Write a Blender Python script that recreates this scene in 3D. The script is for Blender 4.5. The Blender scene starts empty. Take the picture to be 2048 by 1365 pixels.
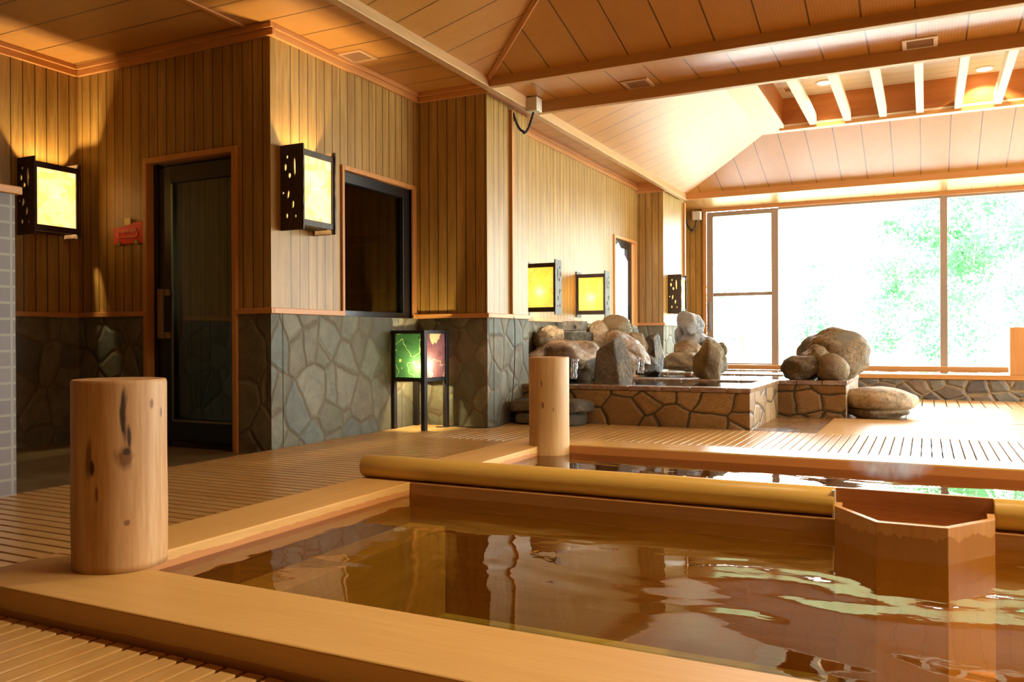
import bpy, bmesh, math, random
from math import sin, cos, radians, pi, sqrt
from mathutils import Vector, Matrix, noise

C = bpy.context.scene.collection
random.seed(7)
# ------------------------------------------------------------------ camera
FPX, YAW, PITCH, ROLL, EYE = 1670.73, radians(26.393), radians(-0.1063), radians(-0.2547), 0.8
F_ = Vector((-sin(YAW)*cos(PITCH), cos(YAW)*cos(PITCH), sin(PITCH)))
R0 = Vector((cos(YAW), sin(YAW), 0)); U0 = R0.cross(F_)
R_ = R0*cos(ROLL)+U0*sin(ROLL); U_ = -R0*sin(ROLL)+U0*cos(ROLL)
cam = bpy.data.cameras.new('camera'); cam.sensor_width = 36; cam.lens = FPX/2048*36
cam.clip_start = 0.02; cam.clip_end = 500
co = bpy.data.objects.new('camera', cam); C.objects.link(co)
co.matrix_world = Matrix(((R_.x, U_.x, -F_.x, 0), (R_.y, U_.y, -F_.y, 0), (R_.z, U_.z, -F_.z, EYE), (0, 0, 0, 1)))
bpy.context.scene.camera = co
EYEV = Vector((0, 0, EYE))
def ray(x, y): return F_ + R_*((x-1024)/FPX) - U_*((y-682.5)/FPX)
def at(x, y, Y):                      # the place seen at photo pixel (x, y) at depth Y of the room
    d = ray(x, y); return EYEV + d*(Y/d.y)
def depth(p): return (Vector(p)-EYEV).dot(F_)
# ------------------------------------------------------------------ world, light, exposure
SKY = 15.5
w = bpy.data.worlds.new('world'); bpy.context.scene.world = w; w.use_nodes = True
bg = w.node_tree.nodes['Background']; bg.inputs[0].default_value = (0.95, 1.0, 1.0, 1); bg.inputs[1].default_value = SKY
vs = bpy.context.scene.view_settings
vs.view_transform = 'Standard'; vs.look = 'None'; vs.exposure = 0.66; vs.gamma = 1; vs.use_curve_mapping = False
bpy.context.scene.cycles.max_bounces = 10
bpy.context.scene.cycles.diffuse_bounces = 6
bpy.context.scene.cycles.transparent_max_bounces = 16
bpy.context.scene.cycles.sample_clamp_indirect = 8
def portal(name, loc, rot, sx, sy):
    l = bpy.data.lights.new(name, 'AREA'); l.shape = 'RECTANGLE'; l.size = sx; l.size_y = sy
    o = bpy.data.objects.new(name, l); C.objects.link(o); o.location = loc; o.rotation_euler = rot
    l.cycles.is_portal = True
    return o
portal('window_portal_back', (1.45, 14.9, 1.68), (radians(-90), 0, 0), 10.0, 2.8)
portal('window_portal_right', (6.6, 10.6, 1.55), (0, radians(90), 0), 2.6, 7.6)
def point_lamp(name, loc, power, col, r=0.04, parent=None):
    l = bpy.data.lights.new(name, 'POINT'); l.energy = power; l.color = col; l.shadow_soft_size = r
    o = bpy.data.objects.new(name, l); C.objects.link(o); o.location = loc
    if parent: o.parent = parent; o.location = Vector(loc)-parent.location
    return o

# ------------------------------------------------------------------ materials
class NT:
    def __init__(s, name):
        s.m = bpy.data.materials.new(name); s.m.use_nodes = True
        s.t = s.m.node_tree; s.b = s.t.nodes['Principled BSDF']; s.out = s.t.nodes['Material Output']
    def n(s, t, **kw):
        x = s.t.nodes.new(t)
        for k, v in kw.items(): setattr(x, k, v)
        return x
    def l(s, a, b): s.t.links.new(a, b)
    def coord(s, scale=(1, 1, 1), loc=(0, 0, 0)):
        tc = s.n('ShaderNodeTexCoord'); mp = s.n('ShaderNodeMapping')
        mp.inputs['Scale'].default_value = scale; mp.inputs['Location'].default_value = loc
        s.l(tc.outputs['Object'], mp.inputs[0]); return mp.outputs[0]
    def noise(s, vec, scale=1, detail=4, rough=.55, dist=0):
        x = s.n('ShaderNodeTexNoise'); s.l(vec, x.inputs['Vector'])
        x.inputs['Scale'].default_value = scale; x.inputs['Detail'].default_value = detail
        x.inputs['Roughness'].default_value = rough; x.inputs['Distortion'].default_value = dist
        return x.outputs['Fac']
    def math(s, op, a, b=None, clamp=False):
        x = s.n('ShaderNodeMath', operation=op, use_clamp=clamp)
        for i, v in enumerate((a, b)):
            if v is None: continue
            if isinstance(v, (int, float)): x.inputs[i].default_value = v
            else: s.l(v, x.inputs[i])
        return x.outputs[0]
    def ramp(s, fac, stops, interp='LINEAR'):
        x = s.n('ShaderNodeValToRGB'); e = x.color_ramp; e.interpolation = interp
        while len(e.elements) < len(stops): e.elements.new(.5)
        for el, (p, c) in zip(e.elements, stops):
            el.position = p; el.color = (*c, 1) if len(c) == 3 else c
        s.l(fac, x.inputs[0]); return x.outputs[0]
    def mix(s, fac, a, b, mode='MIX'):
        x = s.n('ShaderNodeMix', data_type='RGBA', blend_type=mode)
        if isinstance(fac, (int, float)): x.inputs[0].default_value = fac
        else: s.l(fac, x.inputs[0])
        for i, v in ((6, a), (7, b)):
            if isinstance(v, tuple): x.inputs[i].default_value = (*v, 1)
            else: s.l(v, x.inputs[i])
        return x.outputs[2]
    def bump(s, h, strength=.3, dist=.01):
        x = s.n('ShaderNodeBump'); x.inputs['Strength'].default_value = strength
        x.inputs['Distance'].default_value = dist; s.l(h, x.inputs['Height'])
        s.l(x.outputs[0], s.b.inputs['Normal']); return x
    def sep(s, vec):
        x = s.n('ShaderNodeSeparateXYZ'); s.l(vec, x.inputs[0]); return x.outputs
    def col(s, c):
        if isinstance(c, tuple): s.b.inputs['Base Color'].default_value = (*c, 1)
        else: s.l(c, s.b.inputs['Base Color'])
    def set(s, rough=.5, spec=.5, metal=0):
        s.b.inputs['Roughness'].default_value = rough; s.b.inputs['Specular IOR Level'].default_value = spec
        s.b.inputs['Metallic'].default_value = metal
        return s.m
MATS = {}
def mat(key, fn):
    if key not in MATS: MATS[key] = fn()
    return MATS[key]

def plain(name, c, rough=.5, spec=.5, metal=0):
    s = NT(name); s.col(c); return s.set(rough, spec, metal)

def wood(name, base, dark, grain='X', rough=.5, spec=.4, groove=None, reed=None, contrast=1.0, stain=None, knots=(), loc=(0, 0, 0), gdark=.25, boards=None):
    """grain: axis the fibres run along. groove=(axis, pitch, width, offset). boards=(axis, pitch): tone per board"""
    s = NT(name)
    sc = {'X': (.9, 14, 14), 'Y': (14, .9, 14), 'Z': (14, 14, .9)}[grain]
    v = s.coord(sc, loc)
    a = s.noise(v, 1.0, 6, .6, .6)
    v2 = s.coord(tuple(q*4 for q in sc), loc)
    b = s.noise(v2, 1.3, 5, .7)
    f = s.math('ADD', s.math('MULTIPLY', a, .6), s.math('MULTIPLY', b, .4))
    c = s.ramp(f, [(.5-.18/contrast, dark), (.5+.16/contrast, base)])
    obj = s.sep(s.coord())
    idx = {'X': 0, 'Y': 1, 'Z': 2}
    v3 = s.coord((1, 1, 1), loc)
    big = s.noise(v3, 1.7, 2)
    c = s.mix(s.math('MULTIPLY', s.math('SUBTRACT', big, .35, True), .9), c, dark)
    h = b
    if boards:
        ax, pitch = boards
        fl = s.math('FLOOR', s.math('DIVIDE', obj[idx[ax]], pitch))
        wn = s.n('ShaderNodeTexWhiteNoise', noise_dimensions='1D'); s.l(fl, wn.inputs['W'])
        c = s.mix(s.math('MULTIPLY', wn.outputs[0], .35), c, dark)
    if reed:
        ax, pitch, amt = reed
        fr = s.math('FRACT', s.math('DIVIDE', obj[idx[ax]], pitch))
        tri = s.math('ABSOLUTE', s.math('SUBTRACT', fr, .5))
        c = s.mix(s.math('MULTIPLY', s.math('GREATER_THAN', tri, .38), amt), c, tuple(q*.45 for q in dark))
    if groove:
        ax, pitch, width, off = groove
        fr = s.math('FRACT', s.math('DIVIDE', s.math('SUBTRACT', obj[idx[ax]], off), pitch))
        g = s.math('LESS_THAN', fr, width/pitch)
        c = s.mix(g, c, tuple(q*gdark for q in dark))
        h = s.math('SUBTRACT', s.math('MULTIPLY', b, .1), g)
    for (kx, ky, kz, sx, sz, kc) in knots:
        d = s.n('ShaderNodeVectorMath', operation='SUBTRACT')
        tcv = s.coord()
        wv = s.n('ShaderNodeTexNoise'); s.l(s.coord((22, 22, 7)), wv.inputs['Vector'])
        wv.inputs['Scale'].default_value = 1.6; wv.inputs['Detail'].default_value = 4
        add = s.n('ShaderNodeVectorMath', operation='MULTIPLY_ADD')
        s.l(wv.outputs['Color'], add.inputs[0]); add.inputs[1].default_value = (sx*1.7, sx*1.7, sz*.9)
        s.l(tcv, add.inputs[2])
        s.l(add.outputs[0], d.inputs[0]); d.inputs[1].default_value = (kx+sx*.85, ky+sx*.85, kz+sz*.45)
        d2 = s.n('ShaderNodeVectorMath', operation='MULTIPLY'); s.l(d.outputs[0], d2.inputs[0]); d2.inputs[1].default_value = (1/sx, 1/sx, 1/sz)
        ln = s.n('ShaderNodeVectorMath', operation='LENGTH'); s.l(d2.outputs[0], ln.inputs[0])
        fk = s.math('SUBTRACT', 1.0, ln.outputs['Value'], True)
        c = s.mix(s.math('MULTIPLY', fk, 2.2, True), c, kc)
    if stain:
        # wet mark: everything under z0 (jagged edge) takes the second colour
        z0, amp, wet, axsc = stain
        nz = s.noise(s.coord(axsc), 1.0, 5, .7)
        e = s.math('ADD', obj[2], s.math('MULTIPLY', s.math('SUBTRACT', nz, .5), amp))
        c = s.mix(s.math('LESS_THAN', e, z0), c, s.mix(.75, c, wet))
    s.col(c)
    s.bump(h, .35 if groove else .12, .006)
    return s.set(rough, spec)

def stone_wall(name, cols, grout, scale, width, rough=.75, spec=.3, stretch=(1, 1, 1), bump=.6, marble=False, gbright=False):
    s = NT(name)
    v = s.coord(stretch)
    wn = s.n('ShaderNodeTexNoise'); s.l(v, wn.inputs['Vector']); wn.inputs['Scale'].default_value = 5; wn.inputs['Detail'].default_value = 3
    add = s.n('ShaderNodeVectorMath', operation='MULTIPLY_ADD'); s.l(wn.outputs['Color'], add.inputs[0])
    add.inputs[1].default_value = (.07, .07, .07); s.l(v, add.inputs[2])
    ve = s.n('ShaderNodeTexVoronoi', feature='DISTANCE_TO_EDGE'); s.l(add.outputs[0], ve.inputs['Vector']); ve.inputs['Scale'].default_value = scale
    vc = s.n('ShaderNodeTexVoronoi', feature='F1'); s.l(add.outputs[0], vc.inputs['Vector']); vc.inputs['Scale'].default_value = scale
    r = s.n('ShaderNodeSeparateColor'); s.l(vc.outputs['Color'], r.inputs[0])
    n = len(cols)
    c = s.ramp(r.outputs[0], [((i+.0)/n, q) for i, q in enumerate(cols)], 'CONSTANT')
    nz = s.noise(s.coord((1, 1, 1)), 9, 8, .7, .5)
    c = s.mix(s.math('MULTIPLY', s.math('SUBTRACT', nz, .3, True), 1.5, True), c, tuple(q*.3 for q in cols[0]))
    if marble:
        band = s.noise(s.coord((2, 2, 7)), 2.2, 3, .6, 3.5)
        st = s.ramp(band, [(.44, (0, 0, 0)), (.5, (1, 1, 1)), (.56, (0, 0, 0))])
        c = s.mix(s.math('MULTIPLY', st, .8), c, (.15, .08, .028))
        b2 = s.noise(s.coord((1, 1, 1)), 3, 2)
        c = s.mix(s.math('MULTIPLY', b2, .5), c, cols[-1])
    g = s.math('LESS_THAN', ve.outputs[0], width*scale)
    c = s.mix(g, c, grout)
    edge = s.math('MULTIPLY', s.math('DIVIDE', ve.outputs[0], width*scale*3.0), 1.0, True)
    h = s.math('ADD', edge, s.math('MULTIPLY', nz, .5))
    s.col(c); s.bump(h, bump, .03)
    return s.set(rough, spec)

def rock_mat(name, a, b, c2=None, rough=.6, scale=6, layer=False, spec=.4):
    s = NT(name)
    v = s.coord((1, 1, 4) if layer else (1, 1, 1))
    n1 = s.noise(v, scale, 8, .65, .8); n2 = s.noise(s.coord(), scale*5, 6, .75)
    c = s.ramp(n1, [(.36, a), (.62, b)])
    c = s.mix(s.math('MULTIPLY', s.math('SUBTRACT', n2, .42, True), 3.2, True), c, tuple(q*.3 for q in a))
    if c2:
        n3 = s.noise(s.coord(loc=(3, 1, 2)), scale*.5, 3)
        c = s.mix(s.ramp(n3, [(.48, (0, 0, 0)), (.58, (1, 1, 1))]), c, c2)
    s.col(c); s.bump(s.math('ADD', s.math('MULTIPLY', n1, 1.0), s.math('MULTIPLY', n2, .7)), .9, .045)
    return s.set(rough, spec)

def water(name, tint, bscale=2.0, bstr=.12, dist=.05, fine=0.0, stretch=(1, 1, 1)):
    s = NT(name); s.t.nodes.remove(s.b)
    tr = s.n('ShaderNodeBsdfTransparent'); tr.inputs[0].default_value = (*tint, 1)
    gl = s.n('ShaderNodeBsdfGlossy'); gl.inputs['Roughness'].default_value = .015; gl.inputs['Color'].default_value = (1, 1, 1, 1)
    fr = s.n('ShaderNodeFresnel'); fr.inputs['IOR'].default_value = 1.36
    n1 = s.noise(s.coord(stretch), bscale, 2, .45, .8)
    n2 = s.noise(s.coord(stretch), bscale*9, 2, .5)
    h = s.math('ADD', n1, s.math('MULTIPLY', n2, fine))
    bp = s.n('ShaderNodeBump'); bp.inputs['Strength'].default_value = bstr; bp.inputs['Distance'].default_value = dist
    s.l(h, bp.inputs['Height'])
    s.l(bp.outputs[0], gl.inputs['Normal']); s.l(bp.outputs[0], fr.inputs['Normal'])
    mx = s.n('ShaderNodeMixShader'); s.l(fr.outputs[0], mx.inputs[0]); s.l(tr.outputs[0], mx.inputs[1]); s.l(gl.outputs[0], mx.inputs[2])
    s.l(mx.outputs[0], s.out.inputs[0]); return s.m

def glass(name, tint=(1, 1, 1), refl=.08):
    s = NT(name); s.t.nodes.remove(s.b)
    tr = s.n('ShaderNodeBsdfTransparent'); tr.inputs[0].default_value = (*tint, 1)
    gl = s.n('ShaderNodeBsdfGlossy'); gl.inputs['Roughness'].default_value = .01
    fr = s.n('ShaderNodeFresnel'); fr.inputs['IOR'].default_value = 1.45
    mx = s.n('ShaderNodeMixShader'); s.l(s.math('MULTIPLY', fr.outputs[0], refl/.04*.5), mx.inputs[0])
    s.l(tr.outputs[0], mx.inputs[1]); s.l(gl.outputs[0], mx.inputs[2]); s.l(mx.outputs[0], s.out.inputs[0]); return s.m

def paper(name, c, emit, ecol, marks=None, motif=None, clear=0):
    """lamp shade paper: lets the bulb through, gives off its own soft light"""
    s = NT(name); s.t.nodes.remove(s.b)
    n1 = s.noise(s.coord(), 9, 6, .6, 1.0)
    colr = s.ramp(n1, [(.35, tuple(q*.72 for q in c)), (.6, c)])
    if marks:
        n2 = s.noise(s.coord(loc=(5, 2, 9)), 7, 4, .5, 1.5)
        colr = s.mix(s.ramp(n2, [(.53, (0, 0, 0)), (.57, (1, 1, 1))]), colr, marks)
    if motif:
        wv = s.n('ShaderNodeTexNoise'); s.l(s.coord(loc=motif[1]), wv.inputs['Vector']); wv.inputs['Scale'].default_value = motif[2]; wv.inputs['Detail'].default_value = 3
        d = s.math('ABSOLUTE', s.math('SUBTRACT', wv.outputs[0], .5))
        colr = s.mix(s.math('LESS_THAN', d, motif[3]), colr, motif[0])
        colr = s.mix(s.math('GREATER_THAN', wv.outputs[0], .64), colr, motif[0])
    tl = s.n('ShaderNodeBsdfTranslucent'); s.l(colr, tl.inputs[0])
    df = s.n('ShaderNodeBsdfDiffuse'); s.l(colr, df.inputs[0])
    mx = s.n('ShaderNodeMixShader'); mx.inputs[0].default_value = .35; s.l(tl.outputs[0], mx.inputs[1]); s.l(df.outputs[0], mx.inputs[2])
    em = s.n('ShaderNodeEmission'); s.l(s.mix(1.0, colr, ecol, 'MULTIPLY'), em.inputs[0]); em.inputs[1].default_value = emit
    ad = s.n('ShaderNodeAddShader'); s.l(mx.outputs[0], ad.inputs[0]); s.l(em.outputs[0], ad.inputs[1])
    last = ad.outputs[0]
    if clear:
        tp = s.n('ShaderNodeBsdfTransparent'); m3 = s.n('ShaderNodeMixShader'); m3.inputs[0].default_value = clear
        s.l(last, m3.inputs[1]); s.l(tp.outputs[0], m3.inputs[2]); last = m3.outputs[0]
    s.l(last, s.out.inputs[0]); return s.m

def emissive(name, c, e):
    s = NT(name); s.b.inputs['Base Color'].default_value = (*c, 1); s.b.inputs['Emission Color'].default_value = (*c, 1)
    s.b.inputs['Emission Strength'].default_value = e; return s.m

# ------------------------------------------------------------------ geometry helpers
class MB:
    def __init__(s): s.bm = bmesh.new()
    def box(s, x0, x1, y0, y1, z0, z1, rot=0, c=None):
        vs = [(x, y, z) for z in (z0, z1) for y in (y0, y1) for x in (x0, x1)]
        if rot:
            c = c or ((x0+x1)/2, (y0+y1)/2)
            vs = [(c[0]+(x-c[0])*cos(rot)-(y-c[1])*sin(rot), c[1]+(x-c[0])*sin(rot)+(y-c[1])*cos(rot), z) for x, y, z in vs]
        v = [s.bm.verts.new(q) for q in vs]
        for f in ((0, 2, 3, 1), (4, 5, 7, 6), (0, 1, 5, 4), (2, 6, 7, 3), (0, 4, 6, 2), (1, 3, 7, 5)):
            s.bm.faces.new([v[i] for i in f])
        return s
    def poly(s, pts):
        s.bm.faces.new([s.bm.verts.new(p) for p in pts]); return s
    def prism(s, pts, z0, z1):
        lo = [s.bm.verts.new((x, y, z0)) for x, y in pts]; hi = [s.bm.verts.new((x, y, z1)) for x, y in pts]
        n = len(pts)
        s.bm.faces.new(lo[::-1]); s.bm.faces.new(hi)
        for i in range(n): s.bm.faces.new((lo[i], lo[(i+1) % n], hi[(i+1) % n], hi[i]))
        return s
    def slab(s, pts, nrm):           # a planar polygon given depth along nrm
        nrm = Vector(nrm)
        a = [s.bm.verts.new(p) for p in pts]; b = [s.bm.verts.new(Vector(p)+nrm) for p in pts]; n = len(pts)
        s.bm.faces.new(a); s.bm.faces.new(b[::-1])
        for i in range(n): s.bm.faces.new((a[(i+1) % n], a[i], b[i], b[(i+1) % n]))
        return s
    def tube(s, pts, r, seg=10, closed=False):
        pts = [Vector(p) for p in pts]; rings = []
        for i, p in enumerate(pts):
            t = (pts[min(i+1, len(pts)-1)]-pts[max(i-1, 0)]).normalized()
            up = Vector((0, 0, 1)) if abs(t.z) < .9 else Vector((1, 0, 0))
            a = t.cross(up).normalized(); b = t.cross(a)
            rr = r[i] if isinstance(r, (list, tuple)) else r
            rings.append([s.bm.verts.new(p+a*rr*cos(2*pi*k/seg)+b*rr*sin(2*pi*k/seg)) for k in range(seg)])
        for i in range(len(rings)-1):
            for k in range(seg):
                s.bm.faces.new((rings[i][k], rings[i][(k+1) % seg], rings[i+1][(k+1) % seg], rings[i+1][k]))
        s.bm.faces.new(rings[0][::-1]); s.bm.faces.new(rings[-1]); return s
    def lathe(s, c, prof, seg=32, wob=0):
        rings = []
        for r, z in prof:
            rings.append([s.bm.verts.new((c[0]+r*(1+wob*noise.noise(Vector((cos(2*pi*k/seg)*1.3, sin(2*pi*k/seg)*1.3, z*.8))))*cos(2*pi*k/seg),
                                          c[1]+r*(1+wob*noise.noise(Vector((cos(2*pi*k/seg)*1.3+4, sin(2*pi*k/seg)*1.3, z*.8))))*sin(2*pi*k/seg), z)) for k in range(seg)])
        for i in range(len(rings)-1):
            for k in range(seg):
                s.bm.faces.new((rings[i][k], rings[i][(k+1) % seg], rings[i+1][(k+1) % seg], rings[i+1][k]))
        s.bm.faces.new(rings[0][::-1]); s.bm.faces.new(rings[-1]); return s

def tag(o, label=None, cat=None, group=None, kind=None):
    if label: o['label'] = label
    if cat: o['category'] = cat
    if group: o['group'] = group
    if kind: o['kind'] = kind
    return o
WP = {}
def obj(name, mb, m, parent=None, bevel=0, smooth=False, org=None):
    # world-space meshes; a child is stored relative to its parent's own place
    bm = mb.bm if isinstance(mb, MB) else mb
    pw = WP.get(parent.name, Vector((0, 0, 0))) if parent is not None else Vector((0, 0, 0))
    base = Vector(org) if org is not None else pw
    bmesh.ops.recalc_face_normals(bm, faces=bm.faces)
    for v in bm.verts: v.co -= base
    me = bpy.data.meshes.new(name); bm.to_mesh(me); bm.free()
    o = bpy.data.objects.new(name, me); C.objects.link(o)
    me.materials.append(m); o.location = base-pw; WP[o.name] = base
    if parent is not None: o.parent = parent
    if bevel:
        b = o.modifiers.new('bevel', 'BEVEL'); b.width = bevel; b.segments = 2; b.limit_method = 'ANGLE'
    if smooth:
        for p in me.polygons: p.use_smooth = True
    return o
def thing(name, loc, label=None, cat=None, group=None, kind=None):
    o = bpy.data.objects.new(name, None); C.objects.link(o); o.location = loc; o.empty_display_size = .1
    WP[o.name] = Vector(loc); return tag(o, label, cat, group, kind)

def rock_bm(c, size, seed, facets=7, rough=.14, sub=4, rotz=0, tilt=0, taper=0, cut=()):
    bm = bmesh.new(); bmesh.ops.create_icosphere(bm, subdivisions=sub, radius=1)
    rnd = random.Random(seed)
    planes = []
    for _ in range(facets):
        v = Vector((rnd.gauss(0, 1), rnd.gauss(0, 1), rnd.gauss(0, 1))).normalized(); planes.append((v, rnd.uniform(.72, .9)))
    so = Vector((seed*3.1, seed*1.7, seed*.9))
    rm = Matrix.Rotation(rotz, 3, 'Z') @ Matrix.Rotation(tilt, 3, 'Y')
    for v in bm.verts:
        p = v.co.copy()
        for n, d in cut:
            k = p.dot(n)
            if k > d: p -= n*(k-d)
        for n, d in planes:
            k = p.dot(n)
            if k > d: p -= n*(k-d)*.92
        q = v.co.normalized()
        p *= 1+rough*noise.noise(q*1.6+so)*1.6+rough*.45*noise.noise(q*4.5+so)+rough*.2*noise.noise(q*11+so)
        p = Vector((p.x*size[0]/1.7, p.y*size[1]/1.7, p.z*size[2]/1.7))
        if taper: k = 1-taper*(p.z/size[2]+.5); p.x *= k; p.y *= k
        v.co = rm @ p + Vector(c)
    return bm

# ------------------------------------------------------------------ palette
PALE = (.62, .37, .15); PALE_D = (.46, .23, .075)
W_curb = wood('hinoki_curb', (.68, .42, .145), (.55, .29, .08), 'X', .5, .35, contrast=.8)
W_curbY = wood('hinoki_curb_y', (.68, .42, .145), (.55, .29, .08), 'Y', .5, .35, contrast=.8)
W_trim = wood('trim_wood', (.62, .29, .085), (.48, .19, .045), 'X', .45, .4, contrast=.8)
W_trimY = wood('trim_wood_y', (.62, .29, .085), (.48, .19, .045), 'Y', .45, .4, contrast=.8)
W_trimZ = wood('trim_wood_z', (.62, .29, .085), (.48, .19, .045), 'Z', .45, .4, contrast=.8)
W_cladX = wood('cladding_x', (.46, .265, .068), (.26, .13, .022), 'Z', .42, .4, groove=('X', .1, .009, 0), contrast=1.5)
W_cladY = wood('cladding_y', (.46, .265, .068), (.26, .13, .022), 'Z', .42, .4, groove=('Y', .1, .009, .036), contrast=1.5)
CB, CD = (.56, .27, .062), (.45, .195, .036)
W_ceilX = wood('ceiling_boards_x', CB, CD, 'X', .42, .5, groove=('Y', .35, .012, .1), reed=('Y', .022, .28), contrast=.7)
W_ceilY = wood('ceiling_boards_y', CB, CD, 'Y', .31, .6, groove=('X', .345, .012, .275), reed=('X', .022, .28), contrast=.7)
STONE = stone_wall('crazy_paving_stone', [(.165, .15, .085), (.20, .19, .12), (.135, .13, .085), (.185, .155, .09), (.225, .205, .13), (.145, .155, .115)],
                   (.13, .10, .055), 4.3, .008, .65, .4, (1, 1, .8), bump=.5)
SAND = stone_wall('sandstone_facing', [(.33, .185, .06), (.46, .29, .12), (.28, .15, .045), (.50, .33, .15), (.38, .23, .09)], (.07, .055, .028), 3.4, .0105, .45, .45, (1, 1, 1.25), .5, True)
SLATS = wood('duckboard_slats', (.66, .43, .175), (.52, .28, .08), 'X', .27, .6, contrast=.8, boards=('Y', .0733))
SLATSY = wood('duckboard_slats_y', (.66, .43, .175), (.52, .28, .08), 'Y', .27, .6, contrast=.8, boards=('X', .0655))
DARK = wood('dark_stained_wood', (.022, .014, .009), (.010, .007, .005), 'Z', .4, .4)
BLACKM = plain('black_aluminium', (.012, .011, .010), .35, .5)
BRONZE = plain('bronze_aluminium', (.34, .25, .17), .4, .5)
GLASS = glass('clear_glass', (1, 1, 1), .06)
GLASSD = glass('sauna_glass', (.8, .8, .72), .025)

# ================================================================== STRUCTURE
XL, XR, YB, YW = -6.45, 6.6, -3.2, 14.85
def struct(name, mb, m, parent=None, **k):
    o = obj(name, mb, m, parent, **k)
    if parent is None: o['kind'] = 'structure'
    return o
# base floor
TILE = NT('floor_stone_tile'); 
_n = TILE.noise(TILE.coord((1, 1, 1)), 3, 6, .6); _c = TILE.ramp(_n, [(.35, (.15, .105, .045)), (.65, (.23, .17, .08))])
_br = TILE.n('ShaderNodeTexBrick'); TILE.l(TILE.coord(), _br.inputs[0]); _br.offset = 0
_br.inputs['Color1'].default_value = (1, 1, 1, 1); _br.inputs['Color2'].default_value = (.9, .9, .9, 1); _br.inputs['Mortar'].default_value = (.55, .5, .45, 1)
_br.inputs['Scale'].default_value = 1; _br.inputs['Brick Width'].default_value = .6; _br.inputs['Row Height'].default_value = .3; _br.inputs['Mortar Size'].default_value = .006
TILE.col(TILE.mix(1.0, _c, _br.outputs[0], 'MULTIPLY')); TILE = TILE.set(.35, .4)
POOLX0, POOLX1 = -2.34, 5.6
mb = MB()   # floor slab around the bath basin
mb.box(XL-.15, POOLX0-.05, YB, YW, -.75, -.045).box(POOLX0-.05, POOLX1+.05, YB, 1.80, -.75, -.045).box(POOLX0-.05, POOLX1+.05, 5.35, YW, -.75, -.045).box(POOLX1+.05, XR, YB, YW, -.75, -.045)
struct('floor', mb, TILE)
LINER = wood('basin_planks', (.60, .49, .15), (.36, .28, .06), 'X', .5, .3, groove=('Y', .12, .004, 0))
struct('floor', MB().box(POOLX0-.05, POOLX1+.05, 1.80, 5.35, -.80, -.55), LINER)
# bath basin walls (timber lining)
LINW = wood('basin_wall_planks', (.46, .24, .075), (.30, .13, .035), 'X', .45, .35)
LINWY = wood('basin_wall_planks_y', (.46, .24, .075), (.30, .13, .035), 'Y', .45, .35)

# ---- walls with openings
def wall(name, axis, pos, a0, a1, out, z0=-.05, z1=3.2, openings=(), stone=True, th=.12, clad=None, ledge=True, stone_h=1.0, lg0=0, lg1=0):
    """axis 'X': plane X=pos running along Y; out=+1/-1 is the side the wall's body lies on"""
    def bx(mb, u0, u1, d0, d1, za, zb):
        lo, hi = sorted((pos+d0*out, pos+d1*out))
        if axis == 'X': mb.box(lo, hi, u0, u1, za, zb)
        else: mb.box(u0, u1, lo, hi, za, zb)
    up, st, lg = MB(), MB(), MB()
    segs = []; cur = a0
    def lga(u0, u1): return (u0-(lg0 if u0 == a0 else 0), u1+(lg1 if u1 == a1 else 0))
    for o in sorted(openings): segs.append((cur, o[0], None)); segs.append((o[0], o[1], o)); cur = o[1]
    segs.append((cur, a1, None))
    for u0, u1, o in segs:
        if u1-u0 < 1e-4: continue
        if o is None:
            bx(up, u0, u1, 0, th, stone_h if stone else z0, z1)
            if stone: bx(st, u0, u1, -.004, th, z0, stone_h); q0, q1 = lga(u0, u1); bx(lg, q0, q1, -.028, 0, stone_h, stone_h+.042)
        else:
            bx(up, u0, u1, 0, th, o[3], z1)
            if o[2] > stone_h: bx(up, u0, u1, 0, th, stone_h, o[2])
            if stone and o[2] > z0: bx(st, u0, u1, -.004, th, z0, min(stone_h, o[2]))
    m = clad or (W_cladY if axis == 'X' else W_cladX)
    w_ = struct(name, up, m)
    if stone:
        struct('stone_base', st, STONE, w_)
        struct('ledge', lg, W_trimY if axis == 'X' else W_trim, w_, bevel=.004)
    return w_
YD, XA, YP, XP, XF = 4.724, -4.322, 6.706, -3.575, -3.93
wall('wall_left', 'X', XL, YB, YD+.0, -1)
wall('wall_front', 'Y', YD, XL, XA, 1, openings=[(-5.62, -4.66, -.05, 2.25)], lg1=.028)
wall('wall_lamp_side', 'X', XA, YD+.12, YP, -1, openings=[(5.545, 6.60, 1.0, 2.225)], lg0=.12)
wall('wall_alcove', 'Y', YP, XA, XP, 1, lg1=.028)
wall('wall_pier_side', 'X', XP, YP+.12, 7.57, -1, lg0=.12)
wall('wall_far_left', 'X', XF, 7.57, 12.2, -1, openings=[(11.17, 12.12, -.05, 2.25)])
wall('wall_pier_face', 'Y', 12.2, XF-.1, -3.523, 1, lg1=.028)
wall('wall_pier_end', 'X', -3.523, 12.32, 13.41, -1, lg0=.12)
wall('wall_far_corner', 'X', XF, 13.41, YW, -1)
wall('wall_rear_return', 'Y', 13.29, XF, -3.643, 1, stone=False)
wall('wall_behind_camera', 'Y', YB, XL, XR, -1)
# window wall : timber column at left, low wall under the windows
wb = MB().box(XF-.1, -3.56, YW, YW+.15, 0, 3.2)
struct('wall_back', wb, W_cladX)
struct('wall_back', MB().box(-3.56, XR, YW, YW+.15, -.05, .25).box(-3.56, XR, YW, YW+.15, 3.09, 3.25), W_trim)
# right wall: low wall and lintel, big windows out of the picture
struct('wall_right', MB().box(XR, XR+.15, YB, YW+.15, -.05, .3).box(XR, XR+.15, YB, YW+.15, 2.8, 3.3).box(XR, XR+.15, YB, 6.9, .3, 2.8).box(XR, XR+.15, 14.3, YW+.15, .3, 2.8), W_cladY)

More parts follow.
